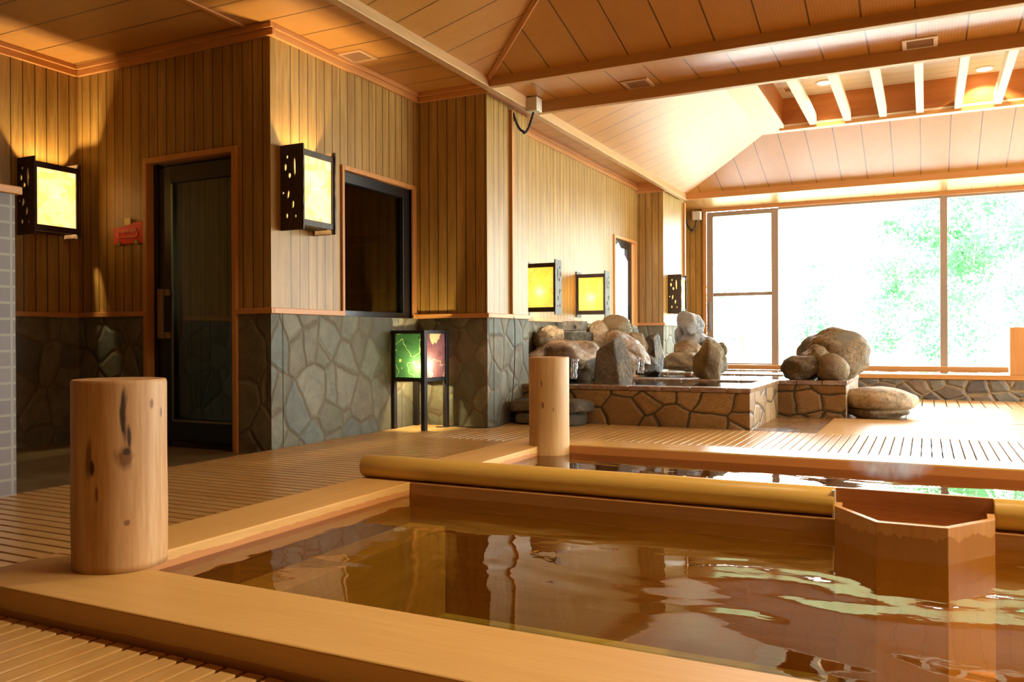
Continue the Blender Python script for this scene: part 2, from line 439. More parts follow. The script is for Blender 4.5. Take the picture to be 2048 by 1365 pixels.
# ---- window (rear) 
def window(name, x0, x1, z0, z1, y, fr, m=BRONZE, xs=(), rail=None, frame_mat=None):
    w_ = struct(name, MB().box(x0+fr, x1-fr, y+.055, y+.061, z0+fr, z1-fr), GLASS)
    f = MB().box(x0, x0+fr, y, y+.1, z0, z1).box(x1-fr, x1, y, y+.1, z0, z1).box(x0+fr, x1-fr, y, y+.1, z0, z0+fr*.6).box(x0+fr, x1-fr, y, y+.1, z1-fr*.7, z1)
    struct('window_frame', f, m, w_, bevel=.004)
    if rail: struct('glazing_bar', MB().box(x0+fr, x1-fr, y+.03, y+.075, rail-.03, rail+.03), m, w_)
    return w_
wx = [-3.50, -2.275, .30, 2.95, 5.6, 6.58]
w_ = window('window_1', -3.50, -2.272, .30, 3.04, YW, .115, rail=1.578)
struct('window_pull', MB().box(-3.46, -3.42, YW-.02, YW, .95, 1.45), plain('pull_metal', (.25, .27, .3), .3, .6), w_, bevel=.004)
for i in range(1, 5):
    x0, x1 = wx[i], wx[i+1]
    y = YW
    a = struct('window_%d' % (i+1), MB().box(x0, x1-.105, y+.055, y+.061, .31, 3.02), GLASS)
    struct('window_frame', MB().box(x1-.105, x1, y, y+.1, .25, 3.05).box(x0, x1-.105, y+.01, y+.09, .25, .31).box(x0, x1-.105, y+.01, y+.09, 3.01, 3.05), BRONZE, a, bevel=.004)
struct('trim_1', MB().box(-3.58, XR, YW-.05, YW+.0, 3.045, 3.11), W_trim, bevel=.005)
struct('trim_2', MB().box(-3.56, -3.50, YW-.02, YW, .25, 3.05), W_trimZ, bevel=.005)
# right windows
for k in range(3):
    y0 = 6.9+k*7.4/3; y1 = y0+7.4/3
    a = struct('window_%d' % (6+k), MB().box(XR+.05, XR+.056, y0+.05, y1-.05, .35, 2.75), GLASS)
    struct('window_frame', MB().box(XR, XR+.1, y0, y0+.05, .3, 2.8).box(XR, XR+.1, y1-.05, y1, .3, 2.8).box(XR, XR+.1, y0+.05, y1-.05, .3, .35).box(XR, XR+.1, y0+.05, y1-.05, 2.75, 2.8), BRONZE, a)

# ---- crown mouldings
CZ = 3.13
def crown(n, axis, pos, a0, a1, out, z0=3.04, z1=CZ):
    s1, s2 = MB(), MB()
    for (d, za, zb) in ((.03, z0, z0+.05), (.05, z0+.05, z1)):
        lo, hi = sorted((pos, pos-d*out))
        if axis == 'X': s1.box(lo, hi, a0, a1, za, zb)
        else: s1.box(a0, a1, lo, hi, za, zb)
    return struct('trim_%d' % n, s1, W_trimY if axis == 'X' else W_trim, bevel=.004)
crown(3, 'X', XL, YB, YD, -1); crown(4, 'Y', YD, XL, XA+.05, 1); crown(5, 'X', XA, YD, YP, -1)
crown(6, 'Y', YP, XA, -3.46, 1); crown(7, 'X', XP, YP, 7.57, -1); crown(8, 'X', XF, 7.57, 12.2, -1)
crown(9, 'Y', 12.2, XF, -3.46, 1, 3.0); crown(10, 'X', -3.523, 12.2, 13.41, -1)
crown(16, 'X', XF, 13.41, YW, -1)

# ---- ceiling
struct('ceiling', MB().box(XL-.1, -3.46, YB, 7.4, CZ, CZ+.05), W_ceilX)
struct('ceiling', MB().box(XL-.1, -3.46, 7.4, 13.2, CZ, CZ+.05), W_ceilX)
struct('ceiling', MB().box(-3.46, XR, 6.45, 7.45, CZ-.02, CZ+.03), W_ceilY)
struct('ceiling', MB().box(XL-.1, XR, 13.08, YW+.1, 3.10, 3.15), W_ceilY)
struct('ceiling', MB().box(5.6, XR, YB, 13.1, CZ, CZ+.05), W_ceilX)
struct('ceiling', MB().box(-3.46, 5.6, YB, .75, CZ, CZ+.05), W_ceilX)
struct('trim_17', MB().box(-4.535, -4.50, YB, YD, CZ-.012, CZ), W_trimY)
def hip(x0, x1, y0, y1, z0, k, s, s2=None):
    """four sloping boards planes round an opening; returns the opening"""
    zt = z0+k*s
    X0, X1, Y0, Y1 = x0+s, x1-s, y0+s, y1-s
    up = (0, 0, .05)
    struct('ceiling', MB().slab([(x0, y0, z0), (x0, y1, z0), (X0, Y1, zt), (X0, Y0, zt)], up), W_ceilX)
    struct('ceiling', MB().slab([(x1, y1, z0), (x1, y0, z0), (X1, Y0, zt), (X1, Y1, zt)], up), W_ceilX)
    struct('ceiling', MB().slab([(x0, y1, z0), (x1, y1, z0), (X1, Y1, zt), (X0, Y1, zt)], up), W_ceilY)
    struct('ceiling', MB().slab([(x1, y0, z0), (x0, y0, z0), (X0, Y0, zt), (X1, Y0, zt)], up), W_ceilY)
    return X0, X1, Y0, Y1, zt
# front hip over the near bath
fx0, fx1, fy0, fy1, fz = hip(-3.43, 5.6, .75, 6.45, 3.07, .27, 1.75)
bx0, bx1, by0, by1, bz = hip(-3.43, 5.6, 7.43, 13.12, 3.08, .333, 1.5)
# slender battens on the front hip
hb = MB()
for (a, b) in (((-3.43, 6.45, 3.06), (fx0, fy1, fz-.01)),):
    hb.tube([a, b], .025, 4)
struct('trim_18', hb, W_trim)
def recess(x0, x1, y0, y1, z, h):
    t = .06
    RB = wood('skylight_side_boards', (.50, .20, .055), (.36, .125, .03), 'X', .5, .3)
    mb = MB().box(x0-t, x0, y0-t, y1+t, z-.0, z+h).box(x1, x1+t, y0-t, y1+t, z, z+h).box(x0, x1, y0-t, y0, z, z+h).box(x0, x1, y1, y1+t, z, z+h)
    struct('ceiling', mb, RB)
    WH = wood('skylight_white_boards', (.82, .78, .70), (.74, .68, .58), 'X', .6, .3, groove=('Y', .2, .01, 0), contrast=.6, gdark=.6)
    struct('ceiling', MB().box(x0-t, x1+t, y0-t, y1+t, z+h, z+h+.05), WH)
recess(bx0+.24, bx1-.24, by0+.16, by1-.16, bz+.03, .35)
recess(fx0+.16, fx1-.16, fy0+.1, fy1-.1, fz+.03, .35)
LIGHTW = wood('pale_painted_wood', (.80, .68, .48), (.72, .58, .38), 'Y', .5, .35, contrast=.6)
for (x0, x1, y0, y1, z) in ((bx0, bx1, by0, by1, bz), (fx0, fx1, fy0, fy1, fz)):
    mb = MB().box(x0-.05, x0+.26, y0-.05, y1+.05, z-.02, z+.03).box(x1-.26, x1+.05, y0-.05, y1+.05, z-.02, z+.03).box(x0+.26, x1-.26, y0-.05, y0+.18, z-.02, z+.03).box(x0+.26, x1-.26, y1-.18, y1+.05, z-.02, z+.03)
    struct('trim_19' if z == bz else 'trim_20', mb, LIGHTW, bevel=.005)
    struct('trim_21' if z == bz else 'trim_22', MB().box(x0+.2, x1-.2, y1-.19, y1-.16, z-.045, z+.0).box(x0+.2, x1-.2, y0+.16, y0+.19, z-.045, z+.0), W_trim)
# rafters across the rear skylight
xs = [bx0+.13+.4*(k)+.26 for k in range(14)]
xs = [-1.304+.4133*k for k in range(14)]
for k, x in enumerate(xs):
    r = obj('ceiling_rafter', MB().box(x-.042, x+.042, by0+.18, by1-.18, bz-.02, bz+.12), LIGHTW, org=(x, (by0+by1)/2, bz), bevel=.004)
    words = ['leftmost', 'second from the left', 'third from the left', 'fourth from the left', 'fifth from the left', 'sixth from the left', 'seventh from the left']
    if k < 6: tag(r, 'pale wooden rafter across the raised ceiling opening, %s' % words[k], 'rafter', 'rafters across the ceiling opening')
    else: tag(r, 'pale wooden rafter across the raised ceiling opening, towards its right end', 'rafter', 'rafters across the ceiling opening')
# beams
BEAM = wood('beam_wood', (.58, .31, .11), (.44, .21, .06), 'X', .45, .4)
BEAMY = wood('beam_wood_y', (.56, .33, .15), (.44, .235, .09), 'Y', .4, .45)
def beamo(mb, m, lab):
    o = obj('ceiling_beam', mb, m, bevel=.006)
    tag(o, lab, 'beam', kind=None); return o
b1 = beamo(MB().box(-3.40, XR, 6.42, 6.49, 3.0, 3.12), BEAM, 'slim wooden beam crossing the ceiling, nearest of the three crossing beams')
b2 = beamo(MB().box(-3.40, XR, 7.39, 7.46, 3.0, 3.12), BEAM, 'slim wooden beam crossing the ceiling in front of the raised opening with rafters')
b3 = beamo(MB().box(-3.40, XR, 13.08, 13.15, 3.0, 3.12), W_trim, 'orange wooden beam running just in front of the big windows')
b4 = beamo(MB().box(-3.475, -3.40, YB, 13.15, 3.0, 3.12), BEAMY, 'long pale wooden beam running from the front corner to the windows')

# ---- partition with small tiles at the left edge
s = NT('mosaic_tile'); v = s.coord()
cmb = s.n('ShaderNodeCombineXYZ'); sp = s.sep(v); s.l(sp[1], cmb.inputs[0]); s.l(sp[2], cmb.inputs[1]); s.l(sp[0], cmb.inputs[2])
br = s.n('ShaderNodeTexBrick'); s.l(cmb.outputs[0], br.inputs[0]); br.offset = 0
br.inputs['Scale'].default_value = 1; br.inputs['Brick Width'].default_value = .0835; br.inputs['Row Height'].default_value = .0835; br.inputs['Mortar Size'].default_value = .007
br.inputs['Color1'].default_value = (.115, .08, .065, 1); br.inputs['Color2'].default_value = (.16, .12, .10, 1); br.inputs['Mortar'].default_value = (.24, .21, .14, 1)
nz = s.noise(s.coord((1, 60, 8)), 3, 4)
s.col(s.mix(s.math('MULTIPLY', nz, .35), br.outputs[0], (.22, .19, .16))); s.bump(br.outputs['Fac'], -.4, .01); MOS = s.set(.5, .35)
p = thing('tiled_partition', (-4.345, 1.9, 0), 'low partition faced with small brown square tiles, wooden cap on top', 'partition')
obj('tiled_wall', MB().box(-4.425, -4.262, 1.0, 2.756, -.045, 1.569), MOS, p)
obj('cap', MB().box(-4.45, -4.24, .98, 2.785, 1.569, 1.611), W_trimY, p, bevel=.006)

# ================================================================== DECKS (duckboards)
def deck(label, x0, x1, y0, y1, along, pitch, gap, m, z=0, group='wooden duckboards on the floor'):
    t = thing('duckboard', ((x0+x1)/2, (y0+y1)/2, -.045), label, 'duckboard')
    mb = MB()
    if along == 'X':
        n = int(round((y1-y0)/pitch))
        for i in range(n):
            a = y1-(i+1)*pitch+gap/2; mb.box(x0, x1, max(a, y0), a+pitch-gap, z-.022, z)
    else:
        n = int(round((x1-x0)/pitch))
        for i in range(n):
            a = x0+i*pitch+gap/2; mb.box(a, a+pitch-gap, y0, y1, z-.022, z)
    WPt = t.location
    obj('slats', mb, m, t, bevel=.003, org=(0, 0, 0))
    # battens underneath
    mb = MB()
    if along == 'X':
        q = x0+.12
        while q < x1: mb.box(q, q+.045, y0, y1, -.045, z-.022); q += .6
    else:
        q = y0+.1
        while q < y1-.05: mb.box(x0, x1, q, q+.045, -.045, z-.022); q += .5
    obj('battens', mb, W_curb, t, org=(0, 0, 0))
    return t
deck('long duckboard of crosswise slats between the left wall and the front bath', -4.30, -2.655, -1.2, 5.865, 'X', .0733, .014, SLATS)
deck('duckboard of lengthwise slats under the small floor lantern', -4.31, -2.655, 5.87, 7.40, 'Y', .0655, .006, SLATSY)
deck('duckboard strip of short slats along the far side of the baths', -2.655, 5.6, 5.605, 7.41, 'Y', .0655, .008, SLATSY)
deck('duckboard of lengthwise slats in front of the near bath curb', -2.655, 5.6, -1.2, 1.52, 'Y', .0655, .013, SLATSY)
deck('bright duckboard of crosswise slats to the right of the stone baths', -.83, 5.6, 7.42, 8.90, 'X', .0655, .004, SLATS)
deck('bright duckboard of crosswise slats beyond the flat stone', -.18, 5.6, 8.905, 10.83, 'X', .0655, .004, SLATS)
deck('duckboard of short slats along the stone front of the window bath', -.18, 5.6, 10.835, 12.05, 'Y', .13, .010, SLATSY)
# wet stone floor between stone baths and duckboard
WET = rock_mat('wet_sandstone_floor', (.30, .145, .04), (.45, .25, .085), rough=.12, scale=3, spec=.6)
struct('floor', MB().box(-1.378, -.84, 7.42, 8.98, -.044, -.008), WET)
struct('floor', MB().box(-.72, -.19, 8.91, 12.05, -.044, -.010), WET)

# ================================================================== BATHS
CURBZ = .08
DRYWET = (.44, .165, .05)
WCY = wood('curb_left', (.68, .42, .145), (.56, .31, .085), 'Y', .5, .35, contrast=.8, stain=(.045, .035, (.46, .17, .05), (9, 5, 5)))
WCX = wood('curb_front', (.68, .42, .145), (.56, .31, .085), 'X', .5, .35, contrast=.8, stain=(.018, .03, (.40, .17, .045), (3, 9, 9)))
t = thing('bath_surround', (1.6, 3.5, 0), 'pale wooden surround of the two sunken baths', 'bath')
obj('curb', MB().box(-2.655, 5.9, 1.53, 1.855, -.045, CURBZ), WCX, t, bevel=.006, org=(0, 0, 0))['label'] = 'broad pale curb along the near side of the bath'
obj('curb', MB().box(-2.655, -2.34, 1.857, 5.60, -.045, CURBZ), WCY, t, bevel=.006, org=(0, 0, 0))['label'] = 'curb along the left side of both baths, wet marks on its inner face'
FC = wood('curb_far', (.68, .42, .145), (.56, .31, .085), 'X', .2, .8, contrast=.8, stain=(.07, .004, (.42, .12, .025), (3, 9, 9)))
obj('curb', MB().box(-2.338, 5.9, 5.30, 5.60, -.045, CURBZ), FC, t, bevel=.005, org=(0, 0, 0))['label'] = 'curb along the far side of the second bath'
obj('lining', MB().box(-2.40, 5.6, 1.80, 1.858, -.56, -.044), LINW, t, org=(0, 0, 0)); obj('lining', MB().box(-2.40, 5.6, 5.297, 5.35, -.56, -.044), LINW, t, org=(0, 0, 0))
obj('lining', MB().box(-2.40, -2.337, 1.858, 5.297, -.56, -.044), LINWY, t, org=(0, 0, 0)); obj('lining', MB().box(5.58, 5.64, 1.858, 5.297, -.56, .02), LINWY, t, org=(0, 0, 0))
obj('divider', MB().box(-2.338, 5.58, 3.545, 3.675, -.56, .079), LINW, t, bevel=.004, org=(0, 0, 0))
BEN = wood('submerged_bench', (.62, .40, .12), (.48, .28, .07), 'Y', .45, .35)
obj('bench', MB().box(-2.337, -2.13, 1.858, 3.545, -.56, -.12), BEN, t, org=(0, 0, 0), bevel=.005)['label'] = 'bench step under the water'
obj('curb', MB().box(5.6, 5.9, 1.857, 5.298, -.045, CURBZ), W_curbY, t, org=(0, 0, 0))
WATF = water('bath_water_front', (.93, .87, .56), 1.1, .22, .05, .03, (1.1, 1.7, 1))
WATB = water('bath_water_rear', (.62, .45, .22), 1.6, .10, .04, .05, (1, 2, 1))
def waterplane(x0, x1, y0, y1, z, m, lab):
    mb = MB().poly([(x0, y0, z), (x1, y0, z), (x1, y1, z), (x0, y1, z)])
    return tag(obj('bath_water', mb, m), lab, 'water', kind='stuff')
waterplane(-2.338, 5.58, 1.856, 3.546, .022, WATF, 'clear amber water filling the front wooden bath')
waterplane(-2.338, 5.58, 3.674, 5.299, .020, WATB, 'dark still water in the second bath, mirroring the windows')

# logs lying on the divider
LOG = wood('golden_log', (.68, .45, .12), (.54, .32, .06), 'X', .33, .5, contrast=.8)
def log(x0, x1, lab):
    n = 10
    t = obj('log', MB().tube([(x0+(x1-x0)*i/n, 3.612, .137) for i in range(n+1)], [.0585+.0012*sin(i*2.1) for i in range(n+1)], 40), LOG, smooth=False, org=(x0, 3.612, .079))
    for p in t.data.polygons: p.use_smooth = len(p.vertices) == 4
    b = t.modifiers.new('bevel', 'BEVEL'); b.width = .006; b.segments = 2; b.limit_method = 'ANGLE'; b.angle_limit = radians(50)
    return tag(t, lab, 'log')
log(-2.66, -.332, 'long smooth round log lying across the divider between the two baths')
log(.222, 5.5, 'smooth round log on the divider to the right of the overflow box')

# wooden posts
def post(name, c, r, z0, z1, lab, m):
    prof = [(r*1.0, z0), (r*1.0, z0+.02), (r*1.01, z0+.3*(z1-z0)), (r*.995, z0+.6*(z1-z0)), (r*1.0, z1-.012), (r*.985, z1-.003), (r*.955, z1)]
    o = obj('timber_post', MB().lathe(c, prof, 64, .03), m, org=(c[0], c[1], z0))
    for p in o.data.polygons: p.use_smooth = len(p.vertices) == 4
    return tag(o, lab, 'post')
# directions on the post seen from the camera
def pk(c, r, ang, z, sx, sz, kc, z0):
    d = Vector((0-c[0], 0-c[1], 0)).normalized(); a = math.atan2(d.y, d.x)+radians(ang)
    return (r*cos(a), r*sin(a), z-z0, sx, sz, kc)
c1 = (-2.345, 1.86)
BK = (.07, .045, .03); BR = (.24, .12, .05)
kn = [pk(c1, .14, 5, .57, .013, .10, BK, .08), pk(c1, .14, 11, .50, .009, .05, BK, .08), pk(c1, .14, 6, .44, .028, .045, BR, .08), pk(c1, .14, 7, .455, .016, .014, BK, .08),
      pk(c1, .14, -38, .44, .012, .07, BR, .08), pk(c1, .14, -33, .41, .010, .03, BK, .08), pk(c1, .14, -28, .33, .008, .03, BR, .08), pk(c1, .14, 42, .60, .010, .02, BR, .08), pk(c1, .14, 60, .57, .008, .02, BR, .08),
      pk(c1, .14, 8, .235, .012, .012, BR, .08)]
P1 = wood('peeled_post_near', (.66, .44, .22), (.42, .20, .06), 'Z', .55, .3, contrast=1.2, knots=kn)
post('timber_post', c1, .142, CURBZ+.001, .678, 'thick peeled timber post with dark knots at the near bath corner', P1)
c2 = (-2.315, 5.235)
kn2 = [pk(c2, .14, -20, .36, .012, .03, BR, -.30), pk(c2, .14, 12, .33, .008, .02, BR, -.30), pk(c2, .14, -22, .5, .008, .03, BR, -.30)]
P2 = wood('peeled_post_far', (.64, .42, .18), (.46, .24, .08), 'Z', .5, .35, contrast=1.1, knots=kn2)
# the far post stands in the corner of the second bath; its curb corner is notched round it
pp = post('timber_post', c2, .138, -.30, .68, 'smooth peeled timber post standing in the corner of the second bath', P2)

# overflow box on the divider
t = thing('overflow_box', (-.05, 3.45, 0), 'half-octagonal wooden box on the divider, pouring water into the front bath', 'box')
BXM = wood('box_boards', (.60, .34, .15), (.46, .22, .075), 'Z', .4, .4, stain=(.10, .13, (.34, .145, .035), (11, 11, 1.5)))
outer = [(-.325, 3.545), (-.322, 3.46), (-.162, 3.215), (.064, 3.215), (.218, 3.44), (.222, 3.545)]
inner = [(-.300, 3.545), (-.300, 3.468), (-.150, 3.24), (.052, 3.24), (.194, 3.447), (.197, 3.545)]
for i in range(5):
    a, b, c, d = outer[i], outer[i+1], inner[i+1], inner[i]
    o = obj('side_board', MB().prism([a, b, c, d], -.50, .148), BXM, t, bevel=.0015, org=(0, 0, 0))
BXI = wood('box_back_board', (.52, .24, .075), (.36, .14, .04), 'X', .4, .4)
obj('back_board', MB().box(-.33, .222, 3.60, 3.62, .0795, .196), BXI, t, org=(0, 0, 0), bevel=.002)
obj('floor_board', MB().box(-.30, .195, 3.43, 3.545, -.04, -.02).box(-.16, .06, 3.24, 3.43, -.04, -.02), BXI, t, org=(0, 0, 0))
obj('end_cap', MB().box(-.34, -.333, 3.56, 3.66, .08, .19), plain('end_cap_metal', (.5, .5, .5), .4, .5, .3), t, org=(0, 0, 0))

# ---------------- stone baths
def stone_bath(lab, x0, x1, y0, y1, zt, wt, back_rim=True):
    t = thing('stone_bath', ((x0+x1)/2, y0, -.045), lab, 'bath')
    iw = .16
    obj('stone_wall', MB().box(x0, x1, y0, y0+iw, -.045, zt-.045).box(x0, x1, y1-iw, y1, -.045, zt-.045).box(x0, x0+iw, y0+iw, y1-iw, -.045, zt-.045).box(x1-iw, x1, y0+iw, y1-iw, -.045, zt-.045).box(x0+iw, x1-iw, y0+iw, y1-iw, -.045, .02), SAND, t, bevel=.008, org=(0, 0, 0))
    mb = MB(); o = .012
    rnd = random.Random(int(x1*100)+int(y0*10))
    def run(ax, a0, a1, b0, b1):
        q = a0
        while q < a1-.02:
            e = min(a1, q+rnd.uniform(.24, .34))
            if a1-e < .1: e = a1
            if ax == 'X': mb.box(q+.003, e-.003, b0, b1, zt-.045, zt-rnd.uniform(0, .004))
            else: mb.box(b0, b1, q+.003, e-.003, zt-.045, zt-rnd.uniform(0, .004))
            q = e
    run('X', x0, x1+o, y0-o, y0+iw); run('X', x0, x1+o, y1-iw, y1); run('Y', y0+iw, y1-iw, x1-iw, x1+o); run('Y', y0+iw, y1-iw, x0, x0+iw)
    obj('coping', mb, COPE, t, bevel=.006, org=(0, 0, 0))
    wp = MB().poly([(x0+iw, y0+iw, wt), (x1-iw, y0+iw, wt), (x1-iw, y1-iw, wt), (x0+iw, y1-iw, wt)])
    return t, wp
COPE = rock_mat('wet_coping_stone', (.42, .22, .07), (.62, .40, .17), (.30, .15, .05), rough=.15, scale=5, spec=.6)
WATS = water('stone_bath_water', (.45, .42, .30), 3.0, .12, .04, .1)
t, wp = stone_bath('front sandstone bath with low wall and shallow water, nearest of the stone baths', -3.85, -1.378, 7.436, 8.97, .366, .35)
tag(obj('bath_water', wp, WATS), 'rippled shallow water in the front sandstone bath', 'water', kind='stuff')
t, wp = stone_bath('second sandstone bath reaching further right behind the front one', -3.90, -.722, 8.985, 10.60, .368, .35)
tag(obj('bath_water', wp, WATS), 'rippled water in the second sandstone bath', 'water', kind='stuff')
t, wp = stone_bath('rear sandstone bath, furthest of the three stone baths', -3.50, -1.25, 10.62, 12.0, .368, .35)
tag(obj('bath_water', wp, WATS), 'water in the rear sandstone bath', 'water', kind='stuff')
# window bath: low stone front, wooden rim
t = thing('window_bath', (2.5, 13.4, 0), 'long bath below the windows with cobbled stone front and wooden rim', 'bath')
FRS = stone_wall('river_stone_facing', [(.20, .155, .11), (.26, .24, .18), (.16, .14, .12), (.30, .22, .14)], (.30, .22, .11), 4.0, .013, .6, .35, (1, 1, 1.6), .6)
obj('stone_front', MB().box(-3.9, XR-.02, 12.12, 12.30, -.045, .262), FRS, t, bevel=.01, org=(0, 0, 0))
obj('rim', MB().box(-3.9, XR-.02, 12.09, 12.42, .262, .322), wood('rim_wood', (.62, .32, .10), (.50, .23, .06), 'X', .35, .5), t, bevel=.005, org=(0, 0, 0))
obj('basin_floor', MB().box(-3.9, XR-.02, 12.42, 14.84, -.04, .0), LINER, t, org=(0, 0, 0))
obj('rim', MB().box(-3.9, XR-.02, 14.70, 14.848, .0, .345), W_trim, t, bevel=.005, org=(0, 0, 0))
wp = MB().poly([(-3.9, 12.42, .30), (XR-.02, 12.42, .30), (XR-.02, 14.70, .30), (-3.9, 14.70, .30)])
tag(obj('bath_water', wp, water('window_bath_water', (.55, .5, .35), 2.0, .08, .04, .05)), 'glaring water of the bath below the windows', 'water', kind='stuff')
sp_ = obj('square_post', MB().box(.935, 1.16, 12.13, 12.355, .3225, .925), wood('square_post_wood', (.62, .32, .11), (.50, .22, .06), 'Z', .45, .4), bevel=.006, org=(1.04, 12.24, .3225))
tag(sp_, 'square orange wooden post on the rim of the window bath, at the right edge', 'post')

# ================================================================== ROCKS
RK_TAN = rock_mat('tan_rock', (.25, .155, .06), (.42, .29, .13), (.19, .15, .08), .6, 5)
RK_GREY = rock_mat('grey_brown_rock', (.20, .15, .085), (.30, .235, .15), (.14, .125, .085), .6, 7)
RK_WET = rock_mat('wet_dark_rock', (.035, .028, .018), (.12, .085, .045), (.22, .15, .06), .28, 6, spec=.5)
RK_RED = rock_mat('reddish_rock', (.28, .14, .055), (.45, .27, .12), (.52, .36, .2), .25, 5, spec=.6)
RK_BEIGE = rock_mat('beige_rock', (.48, .34, .17), (.62, .48, .29), None, .65, 3)
RK_LAYER = rock_mat('layered_rock', (.34, .20, .08), (.60, .44, .23), None, .5, 5, layer=True)
RK_BLUE = rock_mat('blue_grey_rock', (.24, .25, .26), (.48, .50, .52), (.30, .27, .22), .45, 6)
RK_OLD = rock_mat('olive_rock', (.22, .17, .07), (.38, .30, .14), (.30, .20, .09), .55, 6)
def rock(lab, px, py, wpx, hpx, Y, dy, m, seed, grp='boulders round the stone baths', facets=7, rough=.14, tilt=0, rotz=0, sub=4, taper=0, grow=1.12, cut=()):
    c = at(px, py, Y); k = depth(c)/FPX
    sx, sz = wpx*k*grow, hpx*k*grow
    o = obj('boulder', rock_bm(c, (sx, dy, sz), seed, facets, rough, sub, rotz, tilt, taper, [(Vector(n).normalized(), d) for n, d in cut]), m, smooth=True, org=(c.x, c.y, c.z-sz/2))
    return tag(o, lab, 'rock', grp)
rock('upright grey-brown slab of rock leaning on the front stone bath rim', 1220, 729, 88, 104, 7.72, .30, RK_GREY, 3, facets=2, rough=.05, taper=.30, cut=(((-1, -.25, 0), .60), ((1, -.3, .18), .55), ((-.42, -.1, 1), .58), ((0, 0, -1), .7), ((.1, -1, .1), .6)))
rock('large brown rock with a small knob standing in the middle of the stone bath edge', 1420, 724, 58, 68, 9.05, .32, RK_OLD, 11, facets=6, taper=.15)
rock('small rounded knob on top of the large brown middle rock', 1443, 700, 18, 24, 9.12, .12, RK_OLD, 12)
rock('reddish flat-topped rock that water runs over, behind the near post', 1130, 709, 106, 46, 8.45, .55, RK_RED, 5, rough=.12, facets=5)
rock('dark wet rock under the reddish waterfall rock', 1160, 738, 80, 46, 8.65, .5, RK_WET, 6)
rock('round tan rock at the far left of the rock pile', 1084, 684, 34, 34, 8.5, .22, RK_TAN, 7)
rock('tan rock beside the round one at the left of the rock pile', 1106, 675, 34, 40, 8.70, .25, RK_LAYER, 8)
rock('broad tan rock at the foot of the two small left rocks', 1100, 714, 50, 36, 8.6, .3, RK_TAN, 29)
rock('smooth beige egg-shaped boulder beside the water spout blocks', 1198, 676, 40, 52, 9.3, .28, RK_BEIGE, 9, facets=0, rough=.04)
rock('tan-green boulder perched on top of the rock pile', 1231, 657, 52, 38, 9.5, .38, RK_OLD, 10, facets=5)
rock('dark rock behind the perched boulder', 1256, 665, 30, 30, 9.7, .25, RK_WET, 13)
rock('brown rock wedged beneath the perched boulder', 1244, 686, 44, 26, 9.55, .3, RK_OLD, 14)
rock('long tan rock slanting down to the right, wet at its lower end', 1252, 700, 84, 42, 9.3, .35, RK_RED, 15, tilt=.55, facets=9)
rock('tan rock with dark hollows to the right of the slanting rock', 1272, 696, 34, 50, 9.6, .3, RK_LAYER, 16)
rock('dark wet angular rock standing upright left of the pier', 1303, 711, 42, 66, 9.75, .28, RK_WET, 17, facets=3, rough=.1, taper=.3, cut=(((-1, -.3, 0), .6), ((1, -.3, .1), .6), ((-.3, -.2, 1), .7), ((0, -1, 0), .65)), grow=1.3)
rock('black wet rock in the gap below the tan rocks', 1283, 728, 44, 36, 9.65, .3, RK_WET, 18)
rock('dark wet rock under the round water basin', 1192, 712, 44, 60, 9.1, .4, RK_WET, 30)
rock('beige layered rock to the right of the upright slab', 1252, 733, 36, 44, 8.95, .28, RK_LAYER, 19, facets=3)
rock('blue-grey boulder at the top of the pile beside the window', 1380, 650, 42, 38, 11.3, .35, RK_BLUE, 20, facets=6, tilt=.5)
rock('mossy blue-grey rock below the top boulder, on its left', 1364, 672, 22, 38, 11.35, .25, RK_BLUE, 21)
rock('blue-grey rounded rock below the top boulder, on its right', 1388, 678, 38, 26, 11.3, .3, RK_BLUE, 22)
rock('pale rock at the right foot of the window-side pile', 1410, 694, 38, 32, 11.35, .3, RK_BLUE, 23)
rock('tan peaked rock in the middle of the window-side pile', 1374, 702, 44, 32, 11.0, .35, RK_TAN, 24, facets=9)
rock('olive rock behind the tan peaked rock', 1382, 690, 40, 26, 11.4, .3, RK_OLD, 31)
rock('flat olive rock at the front of the window-side pile', 1367, 724, 58, 32, 10.7, .35, RK_OLD, 25, facets=8)
rock('low brown rock between the pier and the flat olive rock', 1334, 727, 36, 20, 10.9, .3, RK_GREY, 26)
# right hand pile on the second bath
rock('largest rounded boulder on the corner of the second stone bath', 1665, 712, 108, 84, 9.75, .55, RK_TAN, 33, facets=5, rough=.12)
rock('small rounded rock tucked at the upper left of the largest boulder', 1632, 715, 46, 34, 9.42, .25, RK_TAN, 34, facets=3)
rock('light egg-shaped rock leaning in front of the largest boulder', 1664, 738, 52, 44, 9.22, .22, RK_OLD, 35, facets=2, rough=.07, tilt=.35)
rock('dark angular rock at the left foot of the largest boulder', 1604, 738, 66, 42, 9.3, .35, RK_GREY, 36, facets=10)
